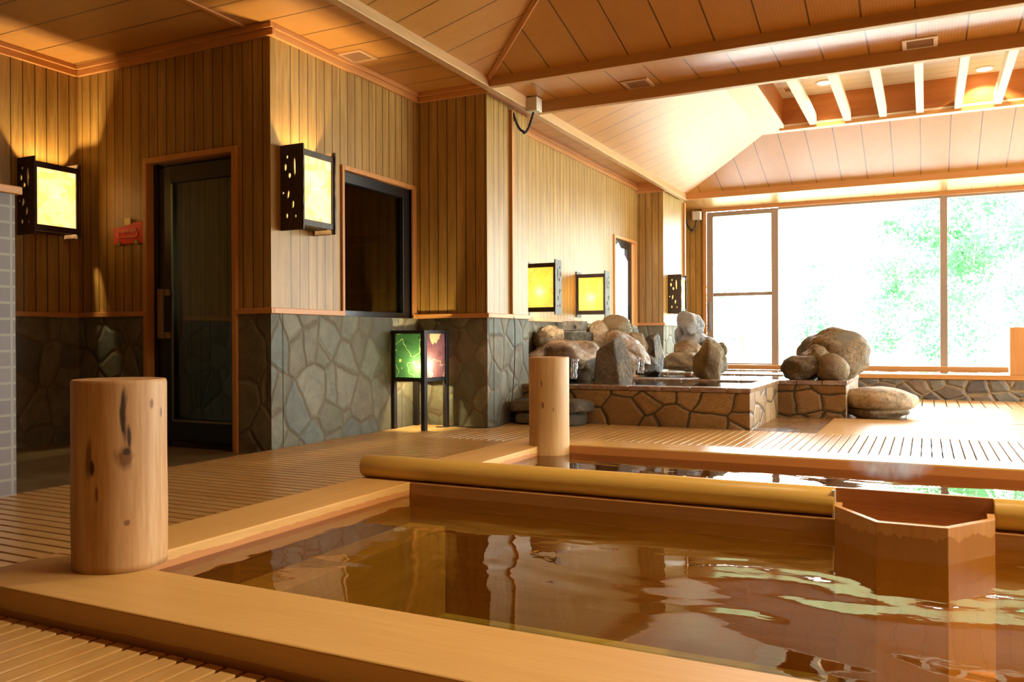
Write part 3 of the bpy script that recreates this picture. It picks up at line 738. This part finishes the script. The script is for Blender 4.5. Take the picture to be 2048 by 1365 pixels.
# stepping stones
rock('flat smooth tan stone on the floor right of the stone baths', 1756, 800, 112, 40, 9.4, .62, RK_BEIGE, 37, 'flat stones on the floor', facets=0, rough=.05)
rock('squat base stone under the flat smooth stone', 1752, 822, 90, 26, 9.35, .5, RK_TAN, 38, 'flat stones on the floor', facets=4)
def slabstone(lab, x0, x1, y0, y1, z0, z1, m, seed):
    bm = bmesh.new(); bmesh.ops.create_cube(bm, size=1); bmesh.ops.subdivide_edges(bm, edges=bm.edges, cuts=12, use_grid_fill=True)
    for v in bm.verts:
        p = v.co.copy(); q = Vector((p.x*2, p.y*2, p.z*2))
        r = (abs(q.x)**6+abs(q.y)**6+abs(q.z)**6)**(1/6); p = q/max(r, 1e-3)*max(abs(q.x), abs(q.y), abs(q.z))*.5
        p = Vector(((x0+x1)/2+p.x*(x1-x0), (y0+y1)/2+p.y*(y1-y0), (z0+z1)/2+p.z*(z1-z0)))
        v.co = p + p.normalized()*0 + Vector([noise.noise(p*5+Vector((seed, k*7, 0)))*.03 for k in range(3)])
    o = obj('stepping_stone', bm, m, smooth=True, org=((x0+x1)/2, (y0+y1)/2, z0)); return tag(o, lab, 'rock', 'flat stones on the floor')
slabstone('flat grey-brown slab used as a step, behind the middle timber post', -3.54, -2.80, 7.02, 7.42, .12, .235, RK_GREY, 2)
slabstone('rough grey-brown block supporting the step slab', -3.50, -2.86, 7.06, 7.42, -.01, .118, RK_GREY, 5)
# water spout blocks
t0 = at(1149, 653, 9.1); k = depth(t0)/FPX
CONC = rock_mat('weathered_grey_block', (.26, .24, .17), (.40, .37, .27), None, .7, 5)
o = obj('stone_block', MB().box(t0.x-.125, t0.x+.125, 9.0, 9.22, t0.z-.055, t0.z+.06), CONC, org=(t0.x, 9.1, t0.z-.055), bevel=.012)
obj('recess', MB().box(t0.x+.03, t0.x+.065, 8.992, 9.0, t0.z-.03, t0.z+.01), plain('dark_hollow', (.02, .015, .01), .6), o)  # thin dark plate proud of the block, painted as a hollow's shade
tag(o, 'square grey stone block on top of the round water basin', 'block')
t1 = at(1151, 677, 9.05)
BAS = rock_mat('dark_wet_basin', (.07, .065, .04), (.17, .16, .10), (.05, .05, .035), .12, 5, spec=.7)
o = obj('stone_basin', MB().lathe((t1.x, 9.1), [(.165, t1.z-.085), (.175, t1.z-.07), (.178, t1.z+.06), (.172, t1.z+.072)], 40), BAS, smooth=False, org=(t1.x, 9.1, t1.z-.085), bevel=.006)
tag(o, 'round dark wet stone basin that water spills from', 'basin')
# falling water
FALL = NT('falling_water'); FALL.t.nodes.remove(FALL.b)
_t = FALL.n('ShaderNodeBsdfTransparent'); _g = FALL.n('ShaderNodeBsdfGlossy'); _g.inputs['Roughness'].default_value = .12; _d = FALL.n('ShaderNodeBsdfDiffuse'); _d.inputs[0].default_value = (.85, .9, .95, 1)
_m1 = FALL.n('ShaderNodeMixShader'); _m1.inputs[0].default_value = .6; FALL.l(_d.outputs[0], _m1.inputs[1]); FALL.l(_g.outputs[0], _m1.inputs[2])
_m2 = FALL.n('ShaderNodeMixShader'); _f = FALL.ramp(FALL.noise(FALL.coord((30, 30, 3)), 1.5, 3), [(.38, (0, 0, 0)), (.55, (.9, .9, .9))]); FALL.l(_f, _m2.inputs[0])
FALL.l(_t.outputs[0], _m2.inputs[1]); FALL.l(_m1.outputs[0], _m2.inputs[2]); FALL.l(_m2.outputs[0], FALL.out.inputs[0]); FALL = FALL.m
def fall(lab, x, y0, y1, wpx, Y, seed):
    a, b = at(x, y0, Y), at(x+2, y1, Y-.05); k = depth(a)/FPX*wpx/2
    mb = MB(); n = 10; rnd = random.Random(seed)
    for j in range(5):
        o = rnd.uniform(-k, k)
        mb.tube([Vector((a.x+o*(1-.2*i/n)+rnd.uniform(-.003, .003), a.y+(b.y-a.y)*sqrt(i/n)+rnd.uniform(-.01, .01), a.z+(b.z-a.z)*(i/n)**1.2)) for i in range(n+1)], [rnd.uniform(.006, .016) for _ in range(n+1)], 6)
    return tag(obj('falling_water', mb, FALL, smooth=True), lab, 'water', kind='stuff')
fall('thin stream of water falling from the reddish rock', 1152, 720, 758, 22, 8.12, 1)
fall('water running down the slanting tan rock', 1283, 718, 747, 14, 9.0, 2)
fall('thin stream of water dripping from the round basin', 1180, 688, 706, 6, 8.9, 3)
# puddle of overflow on the wet floor
pud = MB(); c = at(1552, 858, 7.62); n = 40
pud.poly([(c.x+.0+(.20+.05*noise.noise(Vector((cos(2*pi*i/n)*2, sin(2*pi*i/n)*2, 1))))*cos(2*pi*i/n), 7.62+(.17+.05*noise.noise(Vector((cos(2*pi*i/n)*2, sin(2*pi*i/n)*2, 6))))*sin(2*pi*i/n), -.005) for i in range(n)])
tag(obj('puddle', pud, water('puddle_water', (.9, .9, .9), 9, .5, .03, .3)), 'shining puddle of overflow at the corner of the front stone bath', 'water', kind='stuff')

# ================================================================== WALL LAMPS
PAPER = paper('lamp_paper', (.97, .90, .72), .7, (1.0, .66, .28), (.86, .72, .42))
PAPER2 = paper('lamp_paper_amber', (.98, .78, .40), .35, (1.0, .60, .12), (.95, .70, .28))
HOLES = [(.30, .86, .010, .014, 0), (.62, .74, .010, .075, .05), (.22, .74, .012, .028, 0), (.40, .64, .013, .020, 0), (.12, .44, .008, .010, 0), (.34, .42, .011, .032, -.3), (.55, .30, .010, .030, -.15), (.28, .17, .010, .020, 0), (.66, .16, .008, .012, 0)]
def holed_board(w, h, th, holes, m, parent, xpos):
    """board lying in the local y-z plane at x=xpos, y from 0 to w, z from 0 to h"""
    bm = bmesh.new(); loops = []
    rnd = random.Random(int(h*1000)+int(xpos*100))
    pts = [(0, 0), (w, 0)]+[(w+rnd.uniform(-.004, .004), h*i/12) for i in range(1, 12)]+[(w, h), (0, h)]
    loops.append(pts)
    for (u, v, a, b, r) in holes:
        loops.append([(u*w+a*cos(q)*cos(r)-b*sin(q)*sin(r)*.5, v*h+b*sin(q)) for q in [2*pi*i/10 for i in range(10)]])
    for L in loops:
        vs = [bm.verts.new((xpos, p[0], p[1])) for p in L]
        for i in range(len(vs)): bm.edges.new((vs[i], vs[(i+1) % len(vs)]))
    bmesh.ops.triangle_fill(bm, use_beauty=True, use_dissolve=False, edges=bm.edges[:])
    o = obj('side_board', bm, m, parent)
    sd = o.modifiers.new('solid', 'SOLIDIFY'); sd.thickness = th; sd.offset = 0
    return o
def sconce(lab, loc, rot, w, d, h, pap, boardm, power, holes=HOLES):
    t = thing('wall_lamp', (0, 0, 0), lab, 'lamp', 'box wall lamps')
    for sx in (-1, 1): holed_board(d+.012, h, .012, holes, boardm, t, sx*(w/2-.006))
    f = .035
    fr = MB().box(-w/2+.012, w/2-.012, d-.025, d, .035, .035+f+.01).box(-w/2+.012, w/2-.012, d-.025, d, h-.035-f-.01, h-.035)
    fr.box(-w/2+.012, -w/2+.03, d-.025, d, .08, h-.08).box(w/2-.03, w/2-.012, d-.025, d, .08, h-.08)
    fr.box(-w/2+.012, w/2-.012, .002, .02, .035, .075).box(-w/2+.012, w/2-.012, .002, .02, h-.075, h-.035)
    ff = obj('front_frame', fr, boardm, t)
    obj('paper_shade', MB().box(-w/2+.03, w/2-.03, d-.016, d-.013, .08, h-.08), pap, ff)
    obj('side_paper', MB().box(-w/2+.02, -w/2+.022, .02, d-.03, .06, h-.06), pap, t)
    obj('side_paper', MB().box(w/2-.022, w/2-.02, .02, d-.03, .06, h-.06), pap, t)
    obj('bottom_board', MB().box(-w/2+.03, w/2-.03, .0, d-.05, .034, .04), boardm, t)
    obj('bulb', MB().lathe((0, d*.5), [(.006, h*.60), (.014, h*.57), (.016, h*.55), (.012, h*.52), (.005, h*.505)], 16), emissive('bulb_glow', (1, .75, .4), 12) if 'bulb' not in MATS else MATS['bulb'], t, smooth=True)
    point_lamp('wall_lamp_light', (0, d*(.72 if pap is PAPER2 else .5), h*(.42 if pap is PAPER2 else .55)), power, (1.0, .92, .85) if pap is PAPER2 else (1.0, .76, .42), .03, t)
    t.location = loc; t.rotation_euler = (0, 0, rot)
    return t
MATS['bulb'] = emissive('bulb_glow', (1, .75, .4), 12)
BURNT = wood('burnt_board', (.075, .045, .022), (.03, .018, .010), 'Z', .5, .35)
GREYB = wood('weathered_board', (.22, .20, .16), (.10, .09, .07), 'Z', .6, .3)  # lamp board's grey in daylight, put into the colour; not assigned
LP = 75
sconce('box lamp with holed dark boards on the far left wall beside the red notice', (XL+.002, 4.39, 1.645), radians(-90), .40, .20, .61, PAPER, BURNT, LP)
sconce('box lamp with holed dark boards at the corner left of the dark window', (XA+.002, 5.015, 1.62), radians(-90), .38, .205, .635, PAPER, BURNT, LP)
FL = sconce('amber box lamp on the far wall, half hidden by the stone-based pier', (-3.735, 8.35, 1.065), radians(180), .39, .16, .59, PAPER2, BURNT, 20)
FL2 = sconce('amber box lamp on the far wall between the pier and the narrow doorway', (-3.735, 9.89, 1.075), radians(180), .39, .16, .57, PAPER2, BURNT, 18)
sconce('small box lamp with holed board on the last pier beside the big windows', (-3.521, 12.60, 1.185), radians(-90), .32, .195, .59, PAPER, BURNT, 18)

# ================================================================== FLOOR LANTERN
GREEN = paper('green_patterned_paper', (.12, .27, .12), .10, (.5, 1.0, .5), motif=((.80, .85, .35), (1, 2, 0), 4.5, .006), clear=.1)
PURP = paper('plum_patterned_paper', (.34, .18, .20), .12, (1, .7, .7), motif=((.85, .75, .45), (4, 1, 3), 4.5, .006), clear=.1)
L = thing('floor_lantern', (0, 0, 0), 'square floor lantern with green and plum paper sides on four dark legs', 'lamp')
hw = .168
for sx in (-1, 1):
    for sy in (-1, 1): obj('leg', MB().box(sx*hw-.021, sx*hw+.021, sy*hw-.021, sy*hw+.021, 0, .885), DARK, L, bevel=.002)
for z0, z1, nm in ((.855, .885, 'upper_frame'), (.43, .465, 'lower_frame')):
    fr = MB()
    for s_ in (-1, 1):
        fr.box(-hw+.021, hw-.021, s_*hw-.014, s_*hw+.014, z0, z1); fr.box(s_*hw-.014, s_*hw+.014, -hw+.021, hw-.021, z0, z1)
    obj(nm, fr, DARK, L)
obj('paper_panel', MB().box(-hw+.02, hw-.02, -hw-.003, -hw, .465, .855), GREEN, L)['label'] = 'green patterned paper panel'
obj('paper_panel', MB().box(hw, hw+.003, -hw+.02, hw-.02, .465, .855), PURP, L)['label'] = 'plum patterned paper panel'
obj('paper_panel', MB().box(-hw+.02, hw-.02, hw, hw+.003, .465, .855), PURP, L)
obj('paper_panel', MB().box(-hw-.003, -hw, -hw+.02, hw-.02, .465, .855), GREEN, L)
obj('bulb', MB().lathe((.105, -.105), [(.006, .55), (.016, .565), (.020, .58), (.016, .60), (.006, .615)], 20), emissive('lantern_bulb_glow', (1, .9, .65), 40), L, smooth=True)
point_lamp('lantern_light', (.105, -.105, .57), 34, (1.0, .82, .45), .03, L)
L.location = (-4.125, 6.43, 0); L.rotation_euler = (0, 0, radians(-4))

# ================================================================== DOOR, DARK WINDOW, SAUNA ROOM
DW = plain('dark_door_edge', (.05, .035, .022), .4)
d1 = thing('door_1', (-5.14, 4.78, 0), kind='structure')
OW = W_trimZ
obj('door_frame', MB().box(-5.645, -5.60, 4.70, 4.85, -.045, 2.27).box(-4.69, -4.645, 4.70, 4.85, -.045, 2.27).box(-5.60, -4.69, 4.70, 4.85, 2.225, 2.27), W_trimZ, d1, bevel=.004)
leaf = obj('door_leaf', MB().box(-5.60, -5.555, 4.77, 4.83, -.045, 2.225).box(-5.455, -5.375, 4.75, 4.80, .01, 2.19).box(-4.735, -4.69, 4.75, 4.80, .01, 2.19).box(-5.375, -4.735, 4.75, 4.80, 2.06, 2.19).box(-5.375, -4.735, 4.75, 4.80, .01, .165), BLACKM, d1, bevel=.003)
obj('side_panel', MB().box(-5.555, -5.455, 4.79, 4.81, -.03, 2.19), DW, d1)
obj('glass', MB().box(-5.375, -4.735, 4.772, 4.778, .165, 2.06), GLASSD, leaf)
obj('glazing_bead', MB().box(-5.375, -5.36, 4.744, 4.75, .165, 2.05).box(-5.36, -4.735, 4.744, 4.75, .16, .178), plain('bead_metal', (.22, .20, .14), .35, .5, .5), leaf)
hd = MB().box(-5.435, -5.385, 4.70, 4.75, 1.16, 1.21).box(-5.435, -5.385, 4.70, 4.75, .82, .87).box(-5.445, -5.405, 4.665, 4.70, .82, 1.21)
obj('door_handle', hd, wood('handle_wood', (.30, .20, .08), (.2, .12, .04), 'Z'), leaf, bevel=.008)
w0 = thing('window_15', (XA, 6.07, 1.0), kind='structure')
obj('window_casing', MB().box(XA-.1, XA+.02, 5.545, 5.575, 1.0, 2.25).box(XA-.1, XA+.02, 6.60, 6.66, 1.0, 2.25).box(XA-.1, XA+.02, 5.575, 6.60, 2.21, 2.25), W_trimZ, w0, bevel=.003)
obj('window_frame', MB().box(XA-.09, XA-.02, 5.575, 6.60, 2.12, 2.21).box(XA-.09, XA-.02, 5.575, 6.60, 1.0, 1.05).box(XA-.09, XA-.02, 6.49, 6.60, 1.05, 2.12), BLACKM, w0, bevel=.003)
obj('glass', MB().box(XA-.06, XA-.055, 5.575, 6.49, 1.05, 2.12), GLASSD, w0)
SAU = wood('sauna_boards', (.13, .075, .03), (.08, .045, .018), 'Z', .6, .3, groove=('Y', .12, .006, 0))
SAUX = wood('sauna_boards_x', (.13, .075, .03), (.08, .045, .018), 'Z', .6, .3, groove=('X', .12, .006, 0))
# sauna room shell behind door and window
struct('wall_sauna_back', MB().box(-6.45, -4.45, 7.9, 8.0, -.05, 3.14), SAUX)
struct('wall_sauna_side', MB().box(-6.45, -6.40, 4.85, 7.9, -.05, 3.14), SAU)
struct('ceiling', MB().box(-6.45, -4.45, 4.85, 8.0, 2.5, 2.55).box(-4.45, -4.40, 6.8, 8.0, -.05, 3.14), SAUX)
struct('trim_31', MB().box(-4.75, -4.70, 6.80, 7.02, .9, 2.5), plain('pale_jamb_b', (.42, .36, .14), .6))
struct('trim_30', MB().box(-5.60, -5.545, 6.85, 6.93, 0, 2.45).box(-4.50, -4.445, 6.72, 7.4, .0, 2.5), plain('pale_jamb', (.42, .34, .14), .6))
ib = thing('sauna_bench', (-5.0, 7.3, 0), 'dark bench unit inside the dim room, seen through the glass door', 'bench')
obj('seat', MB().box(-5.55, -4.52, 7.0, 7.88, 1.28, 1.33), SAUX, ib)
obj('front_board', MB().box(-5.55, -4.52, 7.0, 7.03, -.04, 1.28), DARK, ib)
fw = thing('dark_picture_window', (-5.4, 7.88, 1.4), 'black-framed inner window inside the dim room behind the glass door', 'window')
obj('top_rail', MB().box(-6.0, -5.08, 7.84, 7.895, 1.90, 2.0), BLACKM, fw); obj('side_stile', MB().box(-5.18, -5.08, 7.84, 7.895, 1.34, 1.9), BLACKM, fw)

# far doorway
d2 = thing('door_2', (XF, 11.65, 0), kind='structure')
obj('door_frame', MB().box(XF-.12, XF+.02, 11.13, 11.175, -.045, 2.27).box(XF-.12, XF+.02, 12.10, 12.15, -.045, 2.27).box(XF-.12, XF+.02, 11.175, 12.10, 2.23, 2.27), W_trimZ, d2, bevel=.003)
leaf2 = obj('door_leaf', MB().box(XF-.09, XF-.04, 11.86, 12.06, 0, 2.23).box(XF-.09, XF-.04, 11.175, 11.86, 2.12, 2.23), BLACKM, d2)
FROST = plain('pale_sheet', (.72, .78, .86), .5)
obj('pale_sheet', MB().slab([(XF-.045, 11.18, 0), (XF-.045, 11.86, 0), (XF-.045, 11.88, 1.95), (XF-.045, 11.45, 2.19), (XF-.045, 11.18, 2.08)], (.006, 0, 0)), FROST, d2)
obj('hinge', MB().box(XF-.04, XF-.02, 11.9, 11.96, .9, 1.3), BLACKM, leaf2)

# red notice
c0 = at(260, 466, 4.72)
nt = thing('notice', (c0.x, 4.72, c0.z), 'small crumpled red notice taped to the wall left of the glass door', 'notice')
REDM = plain('red_card', (.75, .02, .012), .5)
x0, x1 = at(230, 470, 4.72).x, at(288, 470, 4.72).x
zt, zb = at(280, 444, 4.72).z, at(280, 485, 4.72).z
mb = MB().slab([(x0, 4.712, zb-.005), (x1, 4.712, zb-.005), (x1, 4.705, zt), (x1-.08, 4.702, zt), (x0+.12, 4.705, zt-.03), (x0, 4.71, zt-.04)], (0, .003, 0))
obj('card', mb, REDM, nt)
PK = plain('faded_print', (.85, .22, .10), .5)
mb = MB(); rnd = random.Random(4)
q = x0+.05
while q < x1-.07:
    wd = rnd.uniform(.012, .022); mb.box(q, q+wd, 4.700, 4.702, zt-.075-.01*rnd.random(), zt-.05); q += wd+.006
mb.box(x0+.05, x1-.07, 4.700, 4.702, zb+.045, zb+.052)
mb.box(x0+.045, x0+.06, 4.700, 4.702, zb+.05, zb+.09).box(x1-.07, x1-.055, 4.700, 4.702, zb+.05, zb+.09)
obj('faded_lines', mb, PK, nt)
obj('yellow_tape', MB().box(x0+.14, x0+.21, 4.696, 4.699, zt-.02, zt+.035), plain('yellow_tape', (.85, .72, .20), .5), nt)
for xx in (x0+.075, x1-.06):
    obj('suction_disc', MB().tube([(xx, 4.70, zb), (xx, 4.69, zb)], .018, 16), plain('olive_disc', (.35, .32, .10), .4), nt)

# ================================================================== SPEAKERS, CONDUIT, CABLE
BEIGE = plain('beige_plastic', (.62, .56, .42), .5)
def speaker(lab, c, s_, end, drop, wallx):
    t = thing('junction_box', (c[0], c[1], c[2]+s_/2), lab, 'box')
    obj('housing', MB().box(c[0]-s_/2, c[0]+s_/2, c[1]-s_/2, c[1]+s_/2, c[2]-s_*.5, c[2]+s_*.55), BEIGE, t, bevel=.008)
    p0 = Vector((c[0], c[1], c[2]-s_*.5)); p1 = Vector(end); n = 40; pts = []
    for i in range(n+1):
        u = i/n; p = p0.lerp(p1, u); p.z -= drop*4*u*(1-u)*(1 if u < .5 else .9); p.x -= 0; pts.append(p)
    r = [s_*.085+(s_*.03 if i % 2 else 0) for i in range(n+1)]
    obj('corrugated_tube', MB().tube(pts, r, 10), plain('black_rubber', (.02, .018, .02), .5), t)
    return t
b0 = at(1067, 203, 7.25)
speaker('beige box on the ceiling with black corrugated tube near the pier', (b0.x, b0.y, 3.035), .125, (-3.55, 7.20, 2.98), .20, 0)
b0 = at(1394, 432, 14.72)
speaker('beige box with corrugated tube high on the far corner beside the windows', (b0.x, b0.y, 2.975), .14, (-3.86, 14.80, 2.94), .20, 0)
tag(obj('cable_cover', MB().box(-3.574, -3.545, 7.165, 7.215, 1.045, 3.0), W_trimZ, bevel=.003), 'vertical brown wooden cable cover on the side of the stone-based pier', 'trim')
tag(obj('cable_cover', MB().box(-3.522, -3.49, 13.33, 13.39, 1.045, 3.0), W_trimZ, bevel=.003), 'vertical wooden cable cover on the last pier beside the windows', 'trim')
pts = [Vector(p) for p in ((-3.555, 7.19, 1.045), (-3.535, 7.19, .9), (-3.535, 7.17, .5), (-3.54, 7.12, .2), (-3.52, 7.0, .05), (-3.50, 6.8, .012), (-3.56, 6.62, .008), (-3.75, 6.60, .008), (-3.9, 6.62, .008), (-3.95, 6.52, .008), (-4.0, 6.50, .008))]
sm = []
for i in range(len(pts)-1):
    p0, p1, p2, p3 = pts[max(i-1, 0)], pts[i], pts[i+1], pts[min(i+2, len(pts)-1)]
    for k in range(6):
        u = k/6; sm.append(.5*((2*p1)+(p2-p0)*u+(2*p0-5*p1+4*p2-p3)*u*u+(3*p1-p0-3*p2+p3)*u**3))
tag(obj('power_cable', MB().tube(sm+[pts[-1]], .005, 8), plain('cable_black', (.012, .012, .012), .5), smooth=True), 'thin black cable from the cable cover down to the floor lantern', 'cable')

# ================================================================== CEILING FITTINGS
def vent(lab, cx, cy, s_, z, m=None):
    t = thing('ceiling_vent', (cx, cy, z), lab, 'vent', 'square ceiling vents')
    f = .03
    vf = obj('frame', MB().box(cx-s_/2, cx+s_/2, cy-s_/2, cy-s_/2+f, z-.012, z).box(cx-s_/2, cx+s_/2, cy+s_/2-f, cy+s_/2, z-.012, z).box(cx-s_/2, cx-s_/2+f, cy-s_/2+f, cy+s_/2-f, z-.012, z).box(cx+s_/2-f, cx+s_/2, cy-s_/2+f, cy+s_/2-f, z-.012, z), m or VF, t, bevel=.002)
    obj('backing', MB().box(cx-s_/2+f, cx+s_/2-f, cy-s_/2+f, cy+s_/2-f, z-.003, z-.0005), plain('vent_back', (.12, .05, .02), .6), t)
    mb = MB(); q = cy-s_/2+f+.008
    while q < cy+s_/2-f-.005: mb.box(cx-s_/2+f, cx+s_/2-f, q, q+.010, z-.010, z-.004); q += .018
    obj('slats', mb, plain('vent_slat', (.36, .19, .09), .5), vf)
VF = plain('vent_frame', (.55, .33, .16), .45)
VW = plain('vent_frame_pale', (.80, .68, .52), .45)
vent('square ceiling vent above the corner lamp, on the left', -4.17, 5.57, .24, CZ)
vent('square ceiling vent between the two crossing beams, the left one', -2.33, 7.27, .25, CZ-.02)
vent('square ceiling vent between the two crossing beams, the right one', -.04, 7.28, .25, CZ-.02, VW)
zc = bz-.02+.40
c0 = at(1576, 177, 10.8)
vent('small ceiling vent inside the raised opening behind the rafters', -1.52, 11.05, .22, zc, VW)
def down(lab, cx, cy, z, p):
    t = thing('downlight', (cx, cy, z), lab, 'lamp', 'round downlights in the raised ceiling')
    obj('trim_ring', MB().lathe((cx, cy), [(.10, z-.002), (.105, z-.012), (.085, z-.018), (.08, z-.004)], 32), plain('white_ring', (.8, .78, .7), .4), t)
    obj('diffuser', MB().lathe((cx, cy), [(.078, z-.012), (.078, z-.004)], 32), emissive('downlight_glow', (1, .93, .78), 6), t)
    l = bpy.data.lights.new('downlight_light', 'SPOT'); l.energy = p; l.spot_size = radians(120); l.color = (1, .80, .52); l.shadow_soft_size = .07
    o = bpy.data.objects.new('downlight_light', l); C.objects.link(o); o.parent = t; o.location = (0, 0, -.03)
down('round downlight in the raised ceiling, between the two right rafters', .62, 11.25, zc, 60)
down('round glowing downlight in the raised ceiling beside the small vent', -1.12, 10.95, zc, 60)
down('round downlight in the raised ceiling further right', 2.4, 11.2, zc, 60)
zf = fz-.02+.40
for k, (x, y) in enumerate(((-.9, 3.4), (1.3, 3.4), (3.3, 3.4))):  # unseen; left and middle added for warm light, right follows the post's shadow
    down('round downlight over the near bath, %s' % ('left', 'middle', 'right')[k], x, y, zf, (90, 150, 900)[k])

# ================================================================== OUTSIDE
tag(obj('terrace', MB().box(-14, 16, YW+.2, 19.5, -.2, .0), plain('pale_terrace', (.8, .79, .76), .8)), None, None, kind='structure')
bpy.data.objects['terrace'].name = 'ground'
tag(obj('lawn', MB().box(-60, 80, 19.5, 120, -.4, -.1), plain('pale_grass', (.25, .42, .18), .9)), None, None, kind='structure')
bpy.data.objects['lawn'].name = 'ground.001'
t = thing('side_table', (-3.53, 17.0, 0), 'small table with dark legs standing outside behind the left window', 'table')
obj('tabletop', MB().box(-3.95, -3.25, 16.8, 17.2, .86, .90), plain('table_top', (.5, .52, .55), .5), t)
for x in (-3.92, -3.32):
    for y in (16.84, 17.12): obj('leg', MB().box(x, x+.04, y, y+.04, 0, .86), plain('table_leg', (.18, .10, .07), .5), t)
tag(obj('storage_box', MB().box(-3.93, -3.68, 16.88, 17.12, .901, 1.12), plain('blue_grey_box', (.28, .36, .44), .5), bevel=.01), 'blue-grey box on the left of the small outside table', 'box')
tag(obj('fluted_pot', MB().lathe((-3.47, 17.0), [(.13+.0, .901), (.14, .93), (.145, 1.2), (.14, 1.24)], 24, .0), plain('white_pot', (.75, .75, .78), .5)), 'pale round pot on the small outside table', 'pot')
# trees
LEAF = NT('young_leaves'); LEAF.t.nodes.remove(LEAF.b)
_n = LEAF.noise(LEAF.coord(), 1.2, 3); _c = LEAF.ramp(_n, [(.35, (.055, .20, .085)), (.65, (.13, .33, .14))])
_d = LEAF.n('ShaderNodeBsdfDiffuse'); _tl = LEAF.n('ShaderNodeBsdfTranslucent'); LEAF.l(_c, _d.inputs[0]); LEAF.l(_c, _tl.inputs[0])
_a = LEAF.n('ShaderNodeMixShader'); _a.inputs[0].default_value = .5; LEAF.l(_d.outputs[0], _a.inputs[1]); LEAF.l(_tl.outputs[0], _a.inputs[2]); LEAF.l(_a.outputs[0], LEAF.out.inputs[0]); LEAF = LEAF.m
BARK = plain('grey_bark', (.40, .36, .32), .8)
def tree(lab, x, y, h, r, n, seed, z0=0.5):
    rnd = random.Random(seed)
    t = thing('tree', (x, y, -.1), lab, 'tree', 'trees outside the windows')
    mb = MB(); mb.tube([(x+.12*sin(k+seed), y, -.1+(h)*k/8) for k in range(9)], [.09-.009*k for k in range(9)], 8)
    for k in range(7):
        z = h*(.3+.08*k); a = rnd.uniform(0, 2*pi); mb.tube([(x, y, z), (x+r*.4*cos(a), y+r*.4*sin(a), z+.4), (x+r*.8*cos(a), y+r*.8*sin(a), z+1.0)], [.035, .025, .01], 6)
    obj('trunk', mb, BARK, t)
    mb = MB(); cl = [(x+rnd.gauss(0, r*.5), y+rnd.gauss(0, r*.5), z0+(h-z0)*rnd.random()**.8, rnd.uniform(.3, .75)) for _ in range(26)]
    for i in range(n):
        cx, cy, cz, cr = cl[i % len(cl)]
        v = Vector((rnd.gauss(0, 1), rnd.gauss(0, 1), rnd.gauss(0, .8))).normalized()*cr*rnd.random()**.4
        p = Vector((cx, cy, cz))+v
        a = Vector((rnd.gauss(0, 1), rnd.gauss(0, 1), rnd.gauss(0, 1))).normalized(); b = a.cross(Vector((rnd.gauss(0, 1), rnd.gauss(0, 1), rnd.gauss(0, 1)))).normalized()
        s_ = rnd.uniform(.045, .09)
        mb.poly([p-a*s_, p+b*s_*.5, p+a*s_, p-b*s_*.5])
    obj('foliage', mb, LEAF, t)
    return t
tree('leafy tree just right of the thin middle window post', 1.0, 24, 4.8, 1.15, 5200, 1)
tree('leafy tree in the gap left of the right window post', -.9, 27.5, 4.4, 1.0, 3400, 2)
tree('dense bushy tree at the right edge of the window view', 2.6, 21.0, 5.0, 1.1, 5200, 3)
tree('small pale tree beyond the middle of the big window', -3.6, 31, 3.4, 1.0, 1500, 4)
tree('tall airy tree further back behind the right windows', 4.6, 32, 8.5, 2.0, 5200, 5)
tree('low shrub-like tree behind the left window', -6.4, 30, 3.0, .9, 900, 6)
tree('bushy tree far behind the gap between the two nearer trees', .6, 36, 6.0, 2.0, 4200, 7)

# ================================================================== STEAM
def steam(lab, c, sz, dens, seed):
    s = NT('steam'); s.t.nodes.remove(s.b)
    tc = s.coord(tuple(2/q for q in sz)); ln = s.n('ShaderNodeVectorMath', operation='LENGTH'); s.l(tc, ln.inputs[0])
    fall_ = s.math('SUBTRACT', 1.0, ln.outputs['Value'], True)
    nz = s.math('SUBTRACT', s.noise(s.coord((9, 9, 4), (seed, 0, 0)), 1, 4, .6, 1.5), .42, True)
    v = s.n('ShaderNodeVolumeScatter'); s.l(s.math('MULTIPLY', s.math('MULTIPLY', fall_, nz), dens), v.inputs['Density'])
    s.l(v.outputs[0], s.out.inputs['Volume'])
    o = obj('steam', MB().box(c[0]-sz[0]/2, c[0]+sz[0]/2, c[1]-sz[1]/2, c[1]+sz[1]/2, c[2]-sz[2]/2, c[2]+sz[2]/2), s.m, org=c)
    return tag(o, lab, 'steam', kind='stuff')
p = at(1780, 950, 4.9); steam('faint wisp of steam rising from the second bath behind the overflow box', (p.x, 4.9, .13), (.45, .35, .20), 90, 1)
